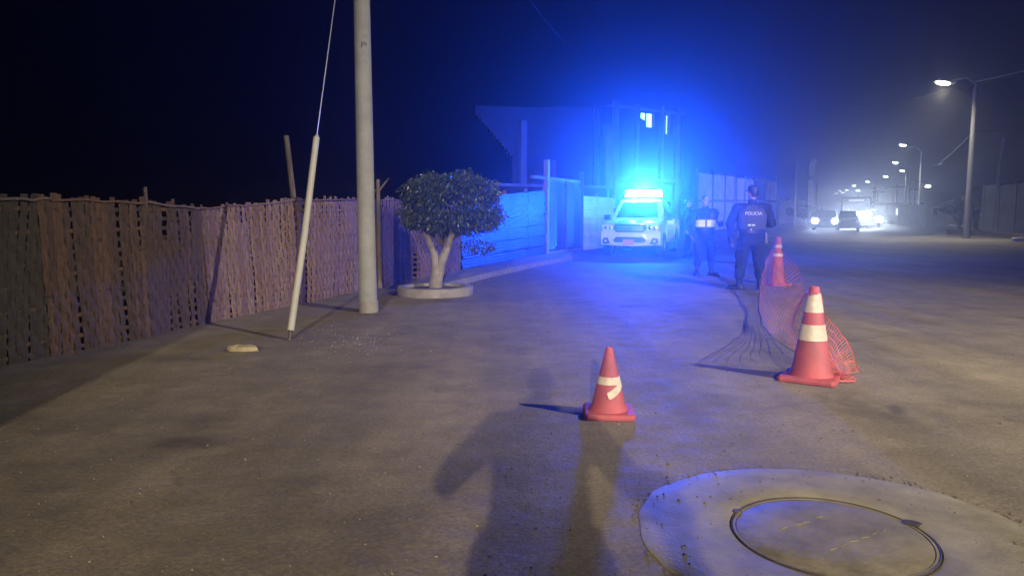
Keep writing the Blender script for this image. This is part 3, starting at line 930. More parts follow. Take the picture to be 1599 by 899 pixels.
def person(loc, rz, label, pose, group=None, cap=True, vest=None, band=False, hair=True, top_m=None, leg_m=None, scale=1.0, bulk=1.0, vox=.011, glasses=False, print_=None, extras=None, name='person', cap_dir=1, pouches=True):
    """local frame: faces -Y, feet on z=0; pose holds joints for each side (s=-1: its right / viewer's left when facing us)"""
    o = empty(name, loc, label, 'person', group, rz)
    o.scale = (scale,) * 3
    top_m = top_m or M_navy; leg_m = leg_m or M_navy
    J = dict(pose)
    hip_z = J.get('hip', .93); sw = .19 * bulk
    tw = J.get('lean', (0, 0))
    pel = Vector((0, 0, hip_z)); che = Vector((tw[0] * .6, tw[1] * .6, 1.3)); nek = Vector((tw[0], tw[1], 1.47))
    hd = Vector((tw[0] + J.get('head', (0, 0))[0], tw[1] + J.get('head', (0, 0))[1], 1.63))
    hz = J.get('head_rz', 0)
    # ---- body
    mb = MB()
    mb.loft([oval((0, 0, hip_z - .1), .13, .1), oval((0, 0, hip_z), .16, .11), oval(che * .4 + Vector((0, 0, 1.1 - 1.3 * .4)), .13, .095), oval((che.x, che.y, 1.28), .165, .11), oval((nek.x, nek.y, 1.4), .15, .08), oval((nek.x, nek.y, 1.45), .07, .06)])
    cap_(mb, nek - Vector((0, 0, .06)), hd - Vector((0, -.01, .06)), .06, .056)
    Rz = Matrix.Rotation(hz, 3, 'Z')
    def H(x, y, z): return hd + Rz @ Vector((x, y, z))
    # head: skull, jaw, nose, brow, lips, ears
    ell(mb, H(0, .01, .03), (.077, .097, .098), hz)
    ell(mb, H(0, -.03, -.045), (.055, .06, .066), hz)
    ell(mb, H(0, -.064, -.083), (.026, .024, .02), hz)
    cap_(mb, H(0, -.088, .02), H(0, -.108, -.02), .008, .013, 8)
    ell(mb, H(0, -.082, -.052), (.024, .012, .008), hz)
    for s in (-1, 1):
        ell(mb, H(s * .03, -.078, .032), (.024, .012, .008), hz)
        ell(mb, H(s * .078, .008, -.003), (.012, .022, .034), hz)
    for s in (-1, 1):
        sh = Vector((nek.x + s * sw, nek.y, 1.40)); el_ = Vector(J['elbow'][s]); wr = Vector(J['wrist'][s]); 
        cap_(mb, sh, el_, .05, .04); cap_(mb, el_, wr, .042, .027)
        hdv = Vector(J['hand'][s]).normalized()
        pn = Vector(J.get('palm', {-1: (1, 0, 0), 1: (-1, 0, 0)})[s]); pn = (pn - hdv * pn.dot(hdv)).normalized()   # the way the palm faces
        ac = hdv.cross(pn).normalized() * s
        pc = wr + hdv * .05
        for f in (-1.5, -.5, .5, 1.5): cap_(mb, wr + hdv * .01 + ac * f * .009, wr + hdv * .085 + ac * f * .019, .014, .012, 8)
        curl = J.get('curl', {-1: .5, 1: .5})[s]
        for f, L_ in ((-1.5, .062), (-.5, .075), (.5, .08), (1.5, .07)):
            p = wr + hdv * .088 + ac * f * .019; dd = hdv.copy()
            for sg in range(3):
                dd = (dd * math.cos(curl) + pn * math.sin(curl)).normalized()
                q_ = p + dd * L_ * (.45, .32, .24)[sg]; cap_(mb, p, q_, .0095 - sg * .001, .0085 - sg * .001, 6); p = q_
                pn2 = pn
        th = wr + hdv * .03 + ac * .03
        t1 = th + (hdv * .6 + ac * .7 + pn * .25).normalized() * .045; t2 = t1 + (hdv * .8 + ac * .1 + pn * .5).normalized() * .035
        cap_(mb, wr + hdv * .02 + ac * .015, t1, .015, .011, 8); cap_(mb, t1, t2, .011, .009, 8)
        # leg under the cloth
        hp = Vector((s * .09, 0, hip_z - .02)); kn = Vector(J['knee'][s]); an = Vector(J['ankle'][s])
        cap_(mb, hp, kn, .08, .052); cap_(mb, kn, an, .05, .035)
        fd = Vector(J['foot'][s]).normalized(); cap_(mb, an + Vector((0, 0, -.045)), an + fd * .13 + Vector((0, 0, -.055)), .035, .03)
    bo = mb.build('body', M_skin, o); fuse(bo, .0085 if vox < .012 else .013, 2)
    # ---- eyes
    for s in (-1, 1):
        e = MB(); ell(e, H(s * .03, -.084, .014), (.013, .009, .007), hz, 8); e.build('eye', M_dark, o, None, True)
    # ---- trousers
    mb = MB()
    mb.loft([oval((0, 0, hip_z - .16), .155 * bulk, .125), oval((0, 0, hip_z - .03), .178 * bulk, .138), oval((0, 0, hip_z + .1), .168 * bulk, .128)])
    for s in (-1, 1):
        hp = Vector((s * .095, 0, hip_z - .06)); kn = Vector(J['knee'][s]); an = Vector(J['ankle'][s])
        cap_(mb, hp, kn, .105 * bulk, .08 * bulk); cap_(mb, kn, an + Vector((0, 0, .16)), .08 * bulk, .072 * bulk)
        cap_(mb, kn + Vector((s * .03, 0, .2)), kn + Vector((s * .035, 0, .05)), .075, .075)
    t_ = mb.build('trousers', leg_m, o); fuse(t_, vox, 5, .011, .09)
    # ---- jacket
    mb = MB(); k = bulk
    mb.loft([oval((0, 0, hip_z - .0), .175 * k, .135), oval((0, 0, hip_z + .1), .172 * k, .135), oval((che.x * .7, che.y * .7, 1.15), .175 * k, .13), oval((che.x, che.y, 1.3), .2 * k, .14), oval((nek.x, nek.y, 1.4), .175 * k, .105), oval((nek.x, nek.y, 1.455), .085, .075)])
    for s in (-1, 1):
        sh = Vector((nek.x + s * (sw + .005), nek.y, 1.385)); el_ = Vector(J['elbow'][s]); wr = Vector(J['wrist'][s])
        cap_(mb, Vector((nek.x + s * .08, nek.y, 1.4)), sh, .07, .078 * k)
        cap_(mb, sh, el_, .076 * k, .062 * k); cap_(mb, el_, el_.lerp(wr, .93), .06 * k, .045)
    j_ = mb.build('jacket', top_m, o); fuse(j_, vox, 5, .009, .08)
    mb = MB(); cap_(mb, nek - Vector((0, 0, .02)), nek + Vector((0, 0, .03)), .07, .066); c_ = mb.build('collar', top_m, o); fuse(c_, .01, 2)
    # ---- boots
    for s in (-1, 1):
        an = Vector(J['ankle'][s]); fd = Vector(J['foot'][s]).normalized()
        mb = MB()
        cap_(mb, an + Vector((0, 0, .2)), an + Vector((0, 0, -.03)), .06, .052)
        cap_(mb, an + Vector((0, 0, -.045)) - fd * .03, an + fd * .15 + Vector((0, 0, -.052)), .047, .044)
        sole = an + fd * .06
        mb.box((sole.x, sole.y, .012), (.096, .29, .024), rz=math.atan2(fd.y, fd.x) + math.pi / 2)
        b_ = mb.build('boot', M_boot, o); fuse(b_, .009, 2)
        for v in b_.data.vertices:
            if v.co.z < 0: v.co.z = 0
    # ---- vest
    if vest:
        mb = MB()
        mb.loft([oval((0, 0, hip_z + .1), .195 * k, .158, p=3), oval((che.x * .5, che.y * .5, 1.14), .2 * k, .162, p=3), oval((che.x, che.y, 1.28), .205 * k, .165, p=3), oval((nek.x, nek.y, 1.36), .175 * k, .14, p=3), oval((nek.x, nek.y, 1.44), .1 * k, .095, p=3)])
        v_ = mb.build('vest', vest, o); fuse(v_, vox, 4, .005, .08)
        for s in (-1, 1):
            q_ = MB(); cap_(q_, (nek.x + s * .1, nek.y - .1, 1.38), (nek.x + s * .11, nek.y + .1, 1.4), .03, .03); q_.build('shoulder_strap', vest, v_, None, True)
        for (x, z) in (((-.1, 1.1), (.1, 1.1), (-.09, 1.24)) if pouches else ()):
            q_ = MB(); q_.box((x, -.172, z), (.1, .045, .12), taper=.9); bevel_mod(q_.build('pouch', vest, v_), .01)
    # ---- belt
    mb = MB(); mb.ring([(1, -.025), (1.06, -.025), (1.06, .025), (1, .025)], (0, 0, 0), 24)
    be = mb.build('belt', M_boot, o, None, True)
    for v in be.data.vertices: v.co = Vector((v.co.x * .186 * k, v.co.y * .148, v.co.z + hip_z + .07))
    q_ = MB(); q_.box((-.2 * k, .0, hip_z - .05), (.055, .11, .2), rx=R(8)); bevel_mod(q_.build('holster', M_boot, o), .012)
    q_ = MB(); q_.box((.19 * k, .03, hip_z + .02), (.045, .08, .12)); bevel_mod(q_.build('belt_pouch', M_boot, o), .012)
    # ---- hair and cap
    if hair:
        mb = MB(); ell(mb, H(0, .022, .045), (.083, .096, .092), hz)
        ell(mb, H(0, .06, -.0), (.07, .05, .06), hz)
        h_ = mb.build('hair', M_hair, o); fuse(h_, .01, 2, .003, .02)
    if cap:
        mb = MB(); n_ = 20; secs = []
        for (rr_, z) in ((.098, .045), (.1, .075), (.094, .115), (.066, .142), (.02, .15)):
            secs.append([H(rr_ * .93 * math.cos(2 * math.pi * i / n_), .008 + rr_ * 1.06 * math.sin(2 * math.pi * i / n_), z) for i in range(n_)])
        mb.loft(secs); cp = mb.build('cap', M_dark if cap is True else cap, o, None, True)
        br = MB(); top = [];
        for i in range(11):
            t = math.pi * i / 10; top.append((math.cos(t) * .075, -.075 - math.sin(t) * .075, .055 - .012 * math.sin(t)))
        br.loft([[H(x, cap_dir * y, z + dz) for x, y, z in top] for dz in (0, .006)]); br.build('brim', M_dark, cp)
    if extras: extras(o, J, k, hip_z)
    if print_:
        me = text_mesh(print_, .075, 'lettering')
        for v in me.vertices:
            x, y = v.co.x, v.co.y
            yy = .1635 + .016 * 0
            v.co = Vector((-x, .178 - .25 * x * x + v.co.z, 1.275 + y))
        lt = link_mesh('back_lettering', me, M_print, o)
    return o

ST = lambda w_=.12, f=0: dict(knee={-1: (-w_ * .85, -.01, .5), 1: (w_ * .85, -.01, .5)}, ankle={-1: (-w_, 0, .09), 1: (w_, 0, .09)}, foot={-1: (-.25, -1, 0), 1: (.25, -1, 0)})
# officer seen from behind; local frame faces -Y, so turn him ~ 170 deg (his local +x is then the viewer's left)
pose = ST(.17)
pose.update(elbow={1: (.36, .03, 1.12), -1: (-.33, .02, 1.13)}, wrist={1: (.33, -.02, .86), -1: (-.29, -.24, 1.1)}, hand={1: (-.05, -.1, -1), -1: (.35, -.9, .1)},
            palm={1: (-1, 0, 0), -1: (.2, 0, -1)}, curl={1: .55, -1: .8}, head=(-.01, -.02), head_rz=.5)
pose['foot'] = {-1: (-.2, -1, 0), 1: (.95, -.35, 0)}
def off1(o, J, k, hz):
    q = MB(); 
    for (x, z, w_, h_) in ((.06, 1.105, .05, .026), (-.005, 1.105, .05, .026), (.03, 1.03, .02, .02)):
        q = MB(); q.box((x, .172, z), (w_, .01, h_)); q.build('white_patch', M_print, o)
    q = MB(); q.loft([oval((.33, -.02, .78), .03, .075, 12), oval((.345, -.02, .9), .045, .09, 12), oval((.35, .0, 1.05), .03, .07, 12)]); q.build('folded_jacket', M_navy, o, None, True)
    # phone at the ear side
    q = MB(); q.box((-.2, -.33, 1.13), (.07, .012, .14), rx=.5); bevel_mod(q.build('phone', M_dark, o), .004)
p1_ = G(1170, 452)
person((p1_.x, p1_.y, 0), R(172), 'police officer in cap seen from behind with white lettering on a grey vest', pose, cap=True, vest=M_vest, bulk=1.22, scale=1.045, print_='POLICIA', extras=off1)
# second officer faces us
pose = ST(.15)
pose.update(elbow={-1: (-.30, .02, 1.13), 1: (.33, .0, 1.13)}, wrist={-1: (-.3, -.14, .88), 1: (.3, -.27, 1.2)}, hand={-1: (.1, -.3, -1), 1: (-.1, -.7, .6)},
            palm={-1: (1, 0, 0), 1: (-1, 0, .2)}, curl={-1: .7, 1: .8}, head=(.0, -.02), head_rz=.35)
pose['foot'] = {-1: (-.35, -1, 0), 1: (.8, -.7, 0)}
def off2(o, J, k, hz):
    q = MB(); q.loft([oval((0, 0, z), .208 * k, .168, p=3) for z in (1.07, 1.12, 1.18, 1.225)]); q.build('white_band', M_band, o, None, True)
    q = MB(); q.box((.0, -.176, 1.15), (.035, .02, .2)); q.build('vest_zip', M_dark, o)
    q = MB(); q.box((.11, -.2, 1.32), (.06, .035, .12)); q.tube([(.11, -.2, 1.37), (.115, -.19, 1.6)], [.008, .004], 6); bevel_mod(q.build('radio', M_dark, o), .005)
    q = MB(); q.box((.27, -.36, 1.27), (.1, .03, .18), rx=-.3, ry=.35); bevel_mod(q.build('notebook', M_dark, o), .005)
p2_ = G(1099, 430)
person((p2_.x, p2_.y, 0), R(-8), 'police officer facing us in dark vest with a wide white chest band', pose, cap=False, vest=M_navy, bulk=1.05, scale=.99, extras=off2, pouches=False)
pose = ST(.1)
pose.update(elbow={-1: (-.3, .05, 1.12), 1: (.3, .05, 1.12)}, wrist={-1: (-.31, -.06, .86), 1: (.22, -.2, 1.05)}, hand={-1: (0, -.2, -1), 1: (-.4, -.8, 0)})
p3_ = G(1073, 403)
person((p3_.x, p3_.y, 0), R(60), 'dim figure in dark clothes standing beside the front wheel of the police pickup', pose, cap=True, bulk=1.0, scale=.99, vox=.014)
# man by the tree far down the right pavement
p4_ = G(1523, 361)
pose = ST(.1)
pose.update(elbow={-1: (-.29, .05, 1.12), 1: (.29, .05, 1.12)}, wrist={-1: (-.3, -.04, .86), 1: (.3, -.04, .86)}, hand={-1: (0, -.2, -1), 1: (0, -.2, -1)})
person((p4_.x, p4_.y, 0), R(20), 'lone dark silhouetted man standing at the far right kerb beside the dark tree', pose, cap=False, bulk=1.05, vox=.016)
# the photographer and a bystander next to him, out of frame: their shadows fall into it
pose = ST(.14)
pose.update(elbow={-1: (-.4, -.12, 1.15), 1: (.4, -.12, 1.16)}, wrist={-1: (-.14, -.3, 1.36), 1: (.14, -.3, 1.36)}, hand={-1: (.35, -.6, .3), 1: (-.35, -.6, .3)})
def ph(o, J, k, hz):
    q = MB(); q.box((0, -.4, 1.42), (.16, .01, .078)); bevel_mod(q.build('phone', M_dark, o), .004)
person((-.02, -.52, 0), R(180), 'photographer holding up a phone with both hands in front of the cones', pose, cap=False, bulk=1.2, scale=1.0, vox=.018, extras=ph)
pose = ST(.12)
pose.update(elbow={-1: (-.3, .08, 1.12), 1: (.3, .08, 1.12)}, wrist={-1: (-.28, -.1, .92), 1: (.28, -.1, .92)}, hand={-1: (.2, -.3, -1), 1: (-.2, -.3, -1)})
person((.38, -2.3, 0), R(170), 'bystander with arms at the sides standing behind the photographer', pose, cap=False, bulk=1.1, scale=.97, vox=.018)

# ------------------------------------------------------------------ police pickup
def boolean_cut(o, cutters):
    dg_objs = []
    for c in cutters:
        m = o.modifiers.new('b', 'BOOLEAN'); m.operation = 'DIFFERENCE'; m.solver = 'EXACT'; m.object = c
    bake(o)
    for c in cutters: bpy.data.objects.remove(c)
    return o
def wheel(parent, x, y, r, w_, side, name='wheel'):
    def rot(mb):
        mb.v = [(side * (v[2]), v[0], v[1]) for v in mb.v]; return mb
    t = MB(); t.ring([(r * .62, -w_ / 2), (r * .93, -w_ / 2), (r, -w_ * .38), (r, w_ * .38), (r * .93, w_ / 2), (r * .62, w_ / 2)], n=28)
    rot(t); wo = t.build(name, M_rubber, parent, None, True); wo.location = (x, y, r)
    t = MB(); t.lathe([(r * .63, -w_ * .4), (r * .63, w_ * .42), (r * .58, w_ * .44), (r * .56, w_ * .3), (r * .2, w_ * .34), (r * .05, w_ * .36)], n=24)
    rot(t); t.build('rim', M_galv, wo, None, True)
    t = MB()
    for k in range(6):
        a = 2 * math.pi * k / 6
        t.box((math.cos(a) * r * .36, math.sin(a) * r * .36, w_ * .38), (r * .46, r * .1, .02), rz=a)
    rot(t); t.build('spoke', M_chrome, wo)
    return wo
def rsec(y, w0, w1, zb, zt, wm=None, r=.06):
    """one body section: bottom half width w0, widest wm, top w1"""
    wm = wm or max(w0, w1)
    zm = zb + (zt - zb) * .45
    half = [(w0, zb), (wm, zb + .1), (wm + .004, zm), (w1 + .01, zt - r * 1.2), (w1 - r * .4, zt - r * .25), (w1 - r * 1.6, zt)]
    return [(x, y, z) for x, z in half] + [(-x, y, z) for x, z in half[::-1]]
def pickup():
    c = G(981, 397); 
    o = empty('police_pickup', (3.52, 22.4, 0), 'white police pickup with glowing blue roof light bar parked facing us by the gate', 'pickup truck', rz=R(-19))
    mb = MB()
    mb.loft([rsec(.16, .72, .70, .42, .93), rsec(.2, .84, .80, .38, 1.0), rsec(.35, .9, .84, .36, 1.06), rsec(.8, .92, .85, .36, 1.11), rsec(1.3, .92, .86, .36, 1.15),
             rsec(1.5, .915, .88, .36, 1.13), rsec(3.5, .915, .89, .36, 1.14), rsec(3.56, .9, .87, .4, 1.13)])
    body = mb.build('body', M_paint, o, None, True)
    mb = MB(); mb.loft([rsec(3.6, .91, .89, .42, 1.16), rsec(5.1, .91, .89, .42, 1.16), rsec(5.2, .88, .87, .45, 1.15)])
    bed = mb.build('cargo_bed', M_paint, o, None, True)
    def cyl(y, r=.47):
        q = MB(); q.lathe([(r, -1.2), (r, 1.2)], n=32); q.v = [(v[2], v[0] + y, v[1] + .38) for v in q.v]
        return q.build('cut', None, o)
    bc = MB(); bc.box((0, 4.4, .95), (1.55, 1.4, .7)); bcut = bc.build('cut', None, o)
    q = MB(); q.box((0, .1, .52), (1.5, .3, .1)); 
    boolean_cut(body, [cyl(.98)]); boolean_cut(bed, [cyl(4.12), bcut])
    for ob in (body, bed):
        try: ob.data.set_sharp_from_angle(angle=R(30))
        except Exception: pass
    # cabin
    def oct_(y0, y1, w_, z, r=.1):
        return [(-w_ + r, y0, z), (w_ - r, y0, z), (w_, y0 + r, z), (w_, y1 - r, z), (w_ - r, y1, z), (-w_ + r, y1, z), (-w_, y1 - r, z), (-w_, y0 + r, z)]
    mb = MB(); mb.loft([oct_(1.2, 3.52, .84, 1.08, .12), oct_(1.3, 3.5, .83, 1.16, .12), oct_(1.95, 3.4, .68, 1.7, .14), oct_(2.05, 3.35, .65, 1.76, .16), oct_(2.25, 3.2, .5, 1.785, .2)])
    mb.build('cabin', M_paint, o, None, True)
    # glass, proud of the cabin skin
    def glass(pts, name, nrm, m=M_glass):
        nrm = Vector(nrm).normalized() * .008
        q = MB(); q.loft([[Vector(p) - nrm * .5 for p in pts], [Vector(p) + nrm for p in pts]]); return q.build(name, m, o)
    def cabpt(side, y, z):
        t = (z - 1.16) / (1.7 - 1.16); return (side * (.83 + (.68 - .83) * t), y, z)
    def wsy(z): t = (z - 1.16) / .54; return 1.3 + .65 * t
    glass([(-.66, wsy(1.19), 1.19), (.66, wsy(1.19), 1.19), (.54, wsy(1.67), 1.67), (-.54, wsy(1.67), 1.67)], 'windscreen', (0, -.54, .65))
    for s in (-1, 1):
        glass([cabpt(s, 1.62, 1.2), cabpt(s, 2.42, 1.2), cabpt(s, 2.42, 1.64), cabpt(s, 2.12, 1.64)], 'front_window', (s, 0, .28))
        glass([cabpt(s, 2.5, 1.2), cabpt(s, 3.3, 1.2), cabpt(s, 3.22, 1.64), cabpt(s, 2.5, 1.64)], 'rear_window', (s, 0, .28))
        # wing mirror
        q = MB(); q.box((s * .99, 1.55, 1.2), (.2, .1, .17)); q.box((s * .88, 1.58, 1.16), (.1, .04, .05)); bevel_mod(q.build('wing_mirror', M_dark, o), .02)
        # doors: raised skins with handles
        for (y0, y1) in ((1.5, 2.44), (2.48, 3.45)):
            q = MB(); q.box((s * .917, (y0 + y1) / 2, .8), (.012, y1 - y0, .6)); d_ = q.build('door', M_paint, o); bevel_mod(d_, .004)
            q = MB(); q.box((s * .935, y1 - .14, .98), (.02, .16, .03)); q.build('handle', M_dark, d_)
        q = MB(); q.box((s * .926, 2.5, .72), (.004, 1.9, .2)); q.build('side_stripe', M_green, o)
        q = MB(); q.box((s * .927, 2.5, .9), (.004, 1.9, .06)); q.build('reflective_stripe', M_band, o)
        q = MB(); q.tube([(s * .95, 1.45, .4), (s * .95, 3.4, .4)], .035, 8); q.build('side_step', M_chrome, o, None, True)
        # head lamp
        pl_ = [(s * .51, .87), (s * .53, .8), (s * .72, .79), (s * .86, .86), (s * .9, .99), (s * .55, 1.0)]
        if s < 0: pl_ = pl_[::-1]
        q = MB(); q.prism(pl_, .03, .3, bend=.22); hl = q.build('headlight', M_lens, o)
        for xx in (.6, .74):
            q = MB(); q.lathe([(.052, 0), (.05, .03), (.03, .045)], n=16); q.v = [(v[0] + s * xx,   .025 + .22 * xx * xx - v[2] * .3, v[1] + .895) for v in q.v]; q.build('projector', M_chrome, hl, None, True)
        pl_ = [(s * .6, .42), (s * .68, .6), (s * .82, .58), (s * .85, .47), (s * .8, .4)]
        if s < 0: pl_ = pl_[::-1]
        q = MB(); q.prism(pl_, -.012, .1, bend=.22); fg = q.build('fog_recess', M_dark, o)
        q = MB(); q.lathe([(.04, 0), (.038, .015), (.01, .02)], n=14); q.v = [(v[0] + s * .74, -.018 + .22 * .55 - v[2], v[1] + .5) for v in q.v]; q.build('fog_lamp', M_lens, fg, None, True)
        wheel(o, s * .8, .98, .38, .25, s); wheel(o, s * .8, 4.12, .38, .25, s)
    # bumper: bowed section
    def bow(poly, y0, y1, name, m, parent=o, n=11):
        """poly given as z-range per x: makes a curved slab"""
        xs_ = np.linspace(poly[0], poly[1], n); q = MB(); secs = []
        for x in xs_:
            yb = .22 * x * x
            z0, z1 = poly[2](x), poly[3](x)
            secs.append([(x, y0 + yb, z0 + .02), (x, y0 + yb - .02, z0 + .06), (x, y0 + yb - .02, z1 - .05), (x, y0 + yb + .02, z1), (x, y1 + yb * .3, z1), (x, y1 + yb * .3, z0)])
        q.loft(secs); return q.build(name, m, parent, None, True)
    bow((-.9, .9, lambda x: .33 + .06 * x * x, lambda x: .79), .02, .4, 'front_bumper', M_paint)
    q = MB(); q.prism([(-.44, .46), (.44, .46), (.5, .53), (.4, .62), (-.4, .62), (-.5, .53)], -.012, .05, bend=.22); q.build('lower_intake', M_dark, o)
    q = MB(); q.prism([(-.4, .77), (.4, .77), (.5, .86), (.47, .99), (-.47, .99), (-.5, .86)], .01, .2, bend=.22); gr = q.build('grille', M_dark, o)
    for z in (.83, .88, .93):
        q = MB(); q.prism([(-.4, z - .008), (.4, z - .008), (.4, z + .008), (-.4, z + .008)], .0, .03, bend=.22); q.build('grille_bar', M_galv, gr)
    q = MB(); q.prism([(-.46, .992), (.46, .992), (.45, 1.03), (-.45, 1.03)], .0, .2, bend=.22); q.build('grille_trim', M_chrome, gr)
    q = MB(); q.ring([(.045, 0), (.055, 0), (.055, .012), (.045, .012)], n=20); q.v = [(v[0] * 1.3, -.004 - v[2], v[1] + .88) for v in q.v]; q.build('badge_ring', M_chrome, gr, None, True)
    q = MB(); q.box((-.02, -.035, .475), (.34, .012, .16)); bevel_mod(q.build('number_plate', M_plate, o), .004)
    q = MB(); q.tube([(-.35, .12, 1.075), (.35, .12, 1.075)], .012, 6); q.build('bonnet_edge', M_chrome, o)
    # light bar
    lb_ = MB(); lb_.box((0, 2.55, 1.835), (1.25, .34, .05)); bar = lb_.build('light_bar', M_dark, o); bevel_mod(bar, .015)
    for i in range(4):
        x = -.46 + i * .307
        q = MB(); q.box((x, 2.55, 1.98), (.29, .3, .23), taper=.8); bevel_mod(q.build('beacon', E_blue, bar), .02)
    q = MB()
    for x in (-.5, .5): q.box((x, 2.55, 1.8), (.06, .2, .03))
    q.build('bar_mount', M_galv, o)
    q = MB(); q.tube([(-.6, 1.45, 1.14), (-.66, 1.4, 1.9)], .005, 5); q.build('aerial', M_dark, o)
    q = MB(); q.tube([(-.8, 3.75, 1.15), (-.72, 3.75, 1.7), (.72, 3.75, 1.7), (.8, 3.75, 1.15)], .03, 8); q.build('roll_bar', M_dark, o, None, True)
    # light thrown by the beacons: all round, plus an added narrow spot facing us for the glare
    bl = bpy.data.lights.new('glare_spot', 'SPOT'); bl.energy = P_GLARE; bl.color = (.01, .08, 1.0); bl.spot_size = R(13); bl.spot_blend = 1; bl.shadow_soft_size = .1
    bo_ = bpy.data.objects.new('glare_spot', bl); col.objects.link(bo_); bo_.parent = o; bo_.location = (0, 2.34, 1.99)
    bo_.rotation_euler = (R(89.7), 0, R(180 + 10.5))
    for x, y, e in ((-.3, 2.2, 1), (.3, 2.2, 1), (0, 2.95, .6)):
        l = bpy.data.lights.new('beacon_light', 'POINT'); l.energy = P_BLUE * e / 2.6; l.color = (.006, .06, 1.0); l.shadow_soft_size = .06
        lo = bpy.data.objects.new('beacon_light', l); col.objects.link(lo); lo.parent = o; lo.location = (x, y - .02 if y < 2.5 else y, 2.0)
    return o
pickup()

# ------------------------------------------------------------------ other vehicles up the road
def road_car(loc, label, paint, heads=True, h=1.45, w_=1.75, L_=4.2, rz=R(-24), power=300, name='oncoming_car', cat='car', hr=.1, box=False, hz=.68):
    o = empty(name, loc, label, cat, 'vehicles coming up the road', rz)
    mb = MB(); hw = w_ / 2
    if box:
        mb.loft([rsec(0, hw * .9, hw * .9, .35, h * .97), rsec(.12, hw, hw * .97, .3, h), rsec(L_ * .97, hw, hw * .97, .3, h), rsec(L_, hw * .95, hw * .9, .35, h * .97)])
    else:
        mb.loft([rsec(0, hw * .8, hw * .76, .35, .68), rsec(.15, hw * .95, hw * .9, .25, .78), rsec(1.1, hw, hw * .95, .2, .92), rsec(L_ - .4, hw, hw * .95, .2, .95), rsec(L_, hw * .85, hw * .8, .35, .9)])
    mb.build('body', paint, o, None, True)
    if not box:
        def q4(y0, y1, ww, z): return [(-ww, y0, z), (ww, y0, z), (ww, y1, z), (-ww, y1, z)]
        mb = MB(); mb.loft([q4(1.0, L_ - .5, hw * .88, .9), q4(1.65, L_ - 1.1, hw * .7, h)]); mb.build('cabin', M_glass, o)
        mb = MB(); mb.box((0, (1.65 + L_ - 1.1) / 2, h + .012), (hw * 1.38, L_ - 2.7, .03)); mb.build('roof', paint, o)
    else:
        mb = MB(); mb.box((0, -.015, h * .66), (w_ * .84, .04, h * .3)); mb.build('windscreen', M_glass, o)
        mb = MB(); mb.box((0, -.03, h * .9), (w_ * .5, .04, .12)); mb.build('route_board', M_print, o)
        for k in range(5):  # lights added across the bus front to widen the glare
            q = MB(); ell(q, ((k - 2) * w_ * .2, -.08, h * .47), (.24, .08, .2)); q.build('glare_light', E_head, o, None, True)
    mb = MB(); mb.box((0, -.03, .42), (w_ * .9, .12, .18)); mb.build('bumper', M_dark, o)
    mb = MB(); mb.box((0, -.02, .6), (w_ * .4, .06, .1)); mb.build('grille', M_dark, o)
    for s in (-1, 1):
        wheel(o, s * (hw - .1), .75, .31, .2, s); wheel(o, s * (hw - .1), L_ - .75, .31, .2, s)
        q = MB(); q.lathe([(hr, 0), (hr * .9, .04), (hr * .4, .07)], n=18); q.v = [(v[0] + s * hw * .76, -.02 - v[2], v[1] + hz) for v in q.v]
        q.build('headlight', E_head if heads else M_lens, o, None, True)
        if heads:
            l = bpy.data.lights.new('headlight_beam', 'SPOT'); l.energy = power; l.color = (.62, .8, 1); l.spot_size = R(16); l.spot_blend = 1; l.shadow_soft_size = .07
            lo = bpy.data.objects.new('headlight_beam', l); col.objects.link(lo); lo.parent = o; lo.location = (s * hw * .76, -.16, hz); lo.rotation_euler = (R(86), 0, math.pi)
            lo.rotation_euler = (R(-88), 0, 0)
    return o
def at_d(px, Y): p = P(px, 400, Y); return (p.x, Y, 0)
road_car(at_d(1286, 54), 'oncoming car with two round white headlights, nearest up the road', M_car1, hr=.2, power=300)
road_car(at_d(1333, 60), 'dark bus with blazing headlights in the glare up the road', M_bus, h=2.5, w_=2.2, L_=7, name='oncoming_bus', cat='bus', power=480, box=True, hr=.26, hz=.95)
road_car(at_d(1357, 64), 'car with dazzling headlights just right of the bus in the glare', M_car2, power=480, hr=.26)
road_car(at_d(1346, 82), 'small car behind the bus with bright headlights at the heart of the glare', M_car1, power=480, hr=.34)
road_car(at_d(1322, 52), 'dark unlit car between the round headlights and the glare', M_car2, heads=False, h=1.4, w_=1.5, L_=3.6, name='dark_car')
road_car(at_d(1391, 88), 'parked car at the kiosk on the right side of the road', M_car1, heads=False, name='parked_car')

def mototaxi(loc, rz):
    o = empty('mototaxi', loc, 'dark three wheeled mototaxi with a hooded cabin parked by the kiosk', 'mototaxi', rz=rz)
    mb = MB(); mb.loft([oval((0, .9, .45), .55, .6, p=4), oval((0, .9, 1.0), .6, .65, p=4), oval((0, .95, 1.55), .52, .6, p=3), oval((0, 1.0, 1.72), .3, .4, p=2.5)]); mb.build('hood_cabin', M_car2, o, None, True)
    mb = MB(); mb.box((0, .28, 1.28), (.8, .03, .42), rx=-.15); mb.build('windscreen', M_glass, o)
    for (x, y) in ((0, -.45), (-.55, 1.2), (.55, 1.2)): wheel(o, x, y, .26, .11, 1 if x >= 0 else -1)
    mb = MB(); mb.tube([(0, -.45, .26), (0, -.25, .75), (0, .1, 1.0)], .035, 7); mb.tube([(-.35, -.1, 1.02), (.35, -.1, 1.02)], .018, 6); mb.tube([(0, -.2, .6), (0, .4, .5)], .1, 8); mb.build('fork', M_dark, o, None, True)
    mb = MB(); ell(mb, (0, -.3, .85), (.09, .06, .09)); mb.build('headlight', M_lens, o, None, True)
p = G(1435, 351.5); mototaxi((p.x, p.y, 0), R(-35))

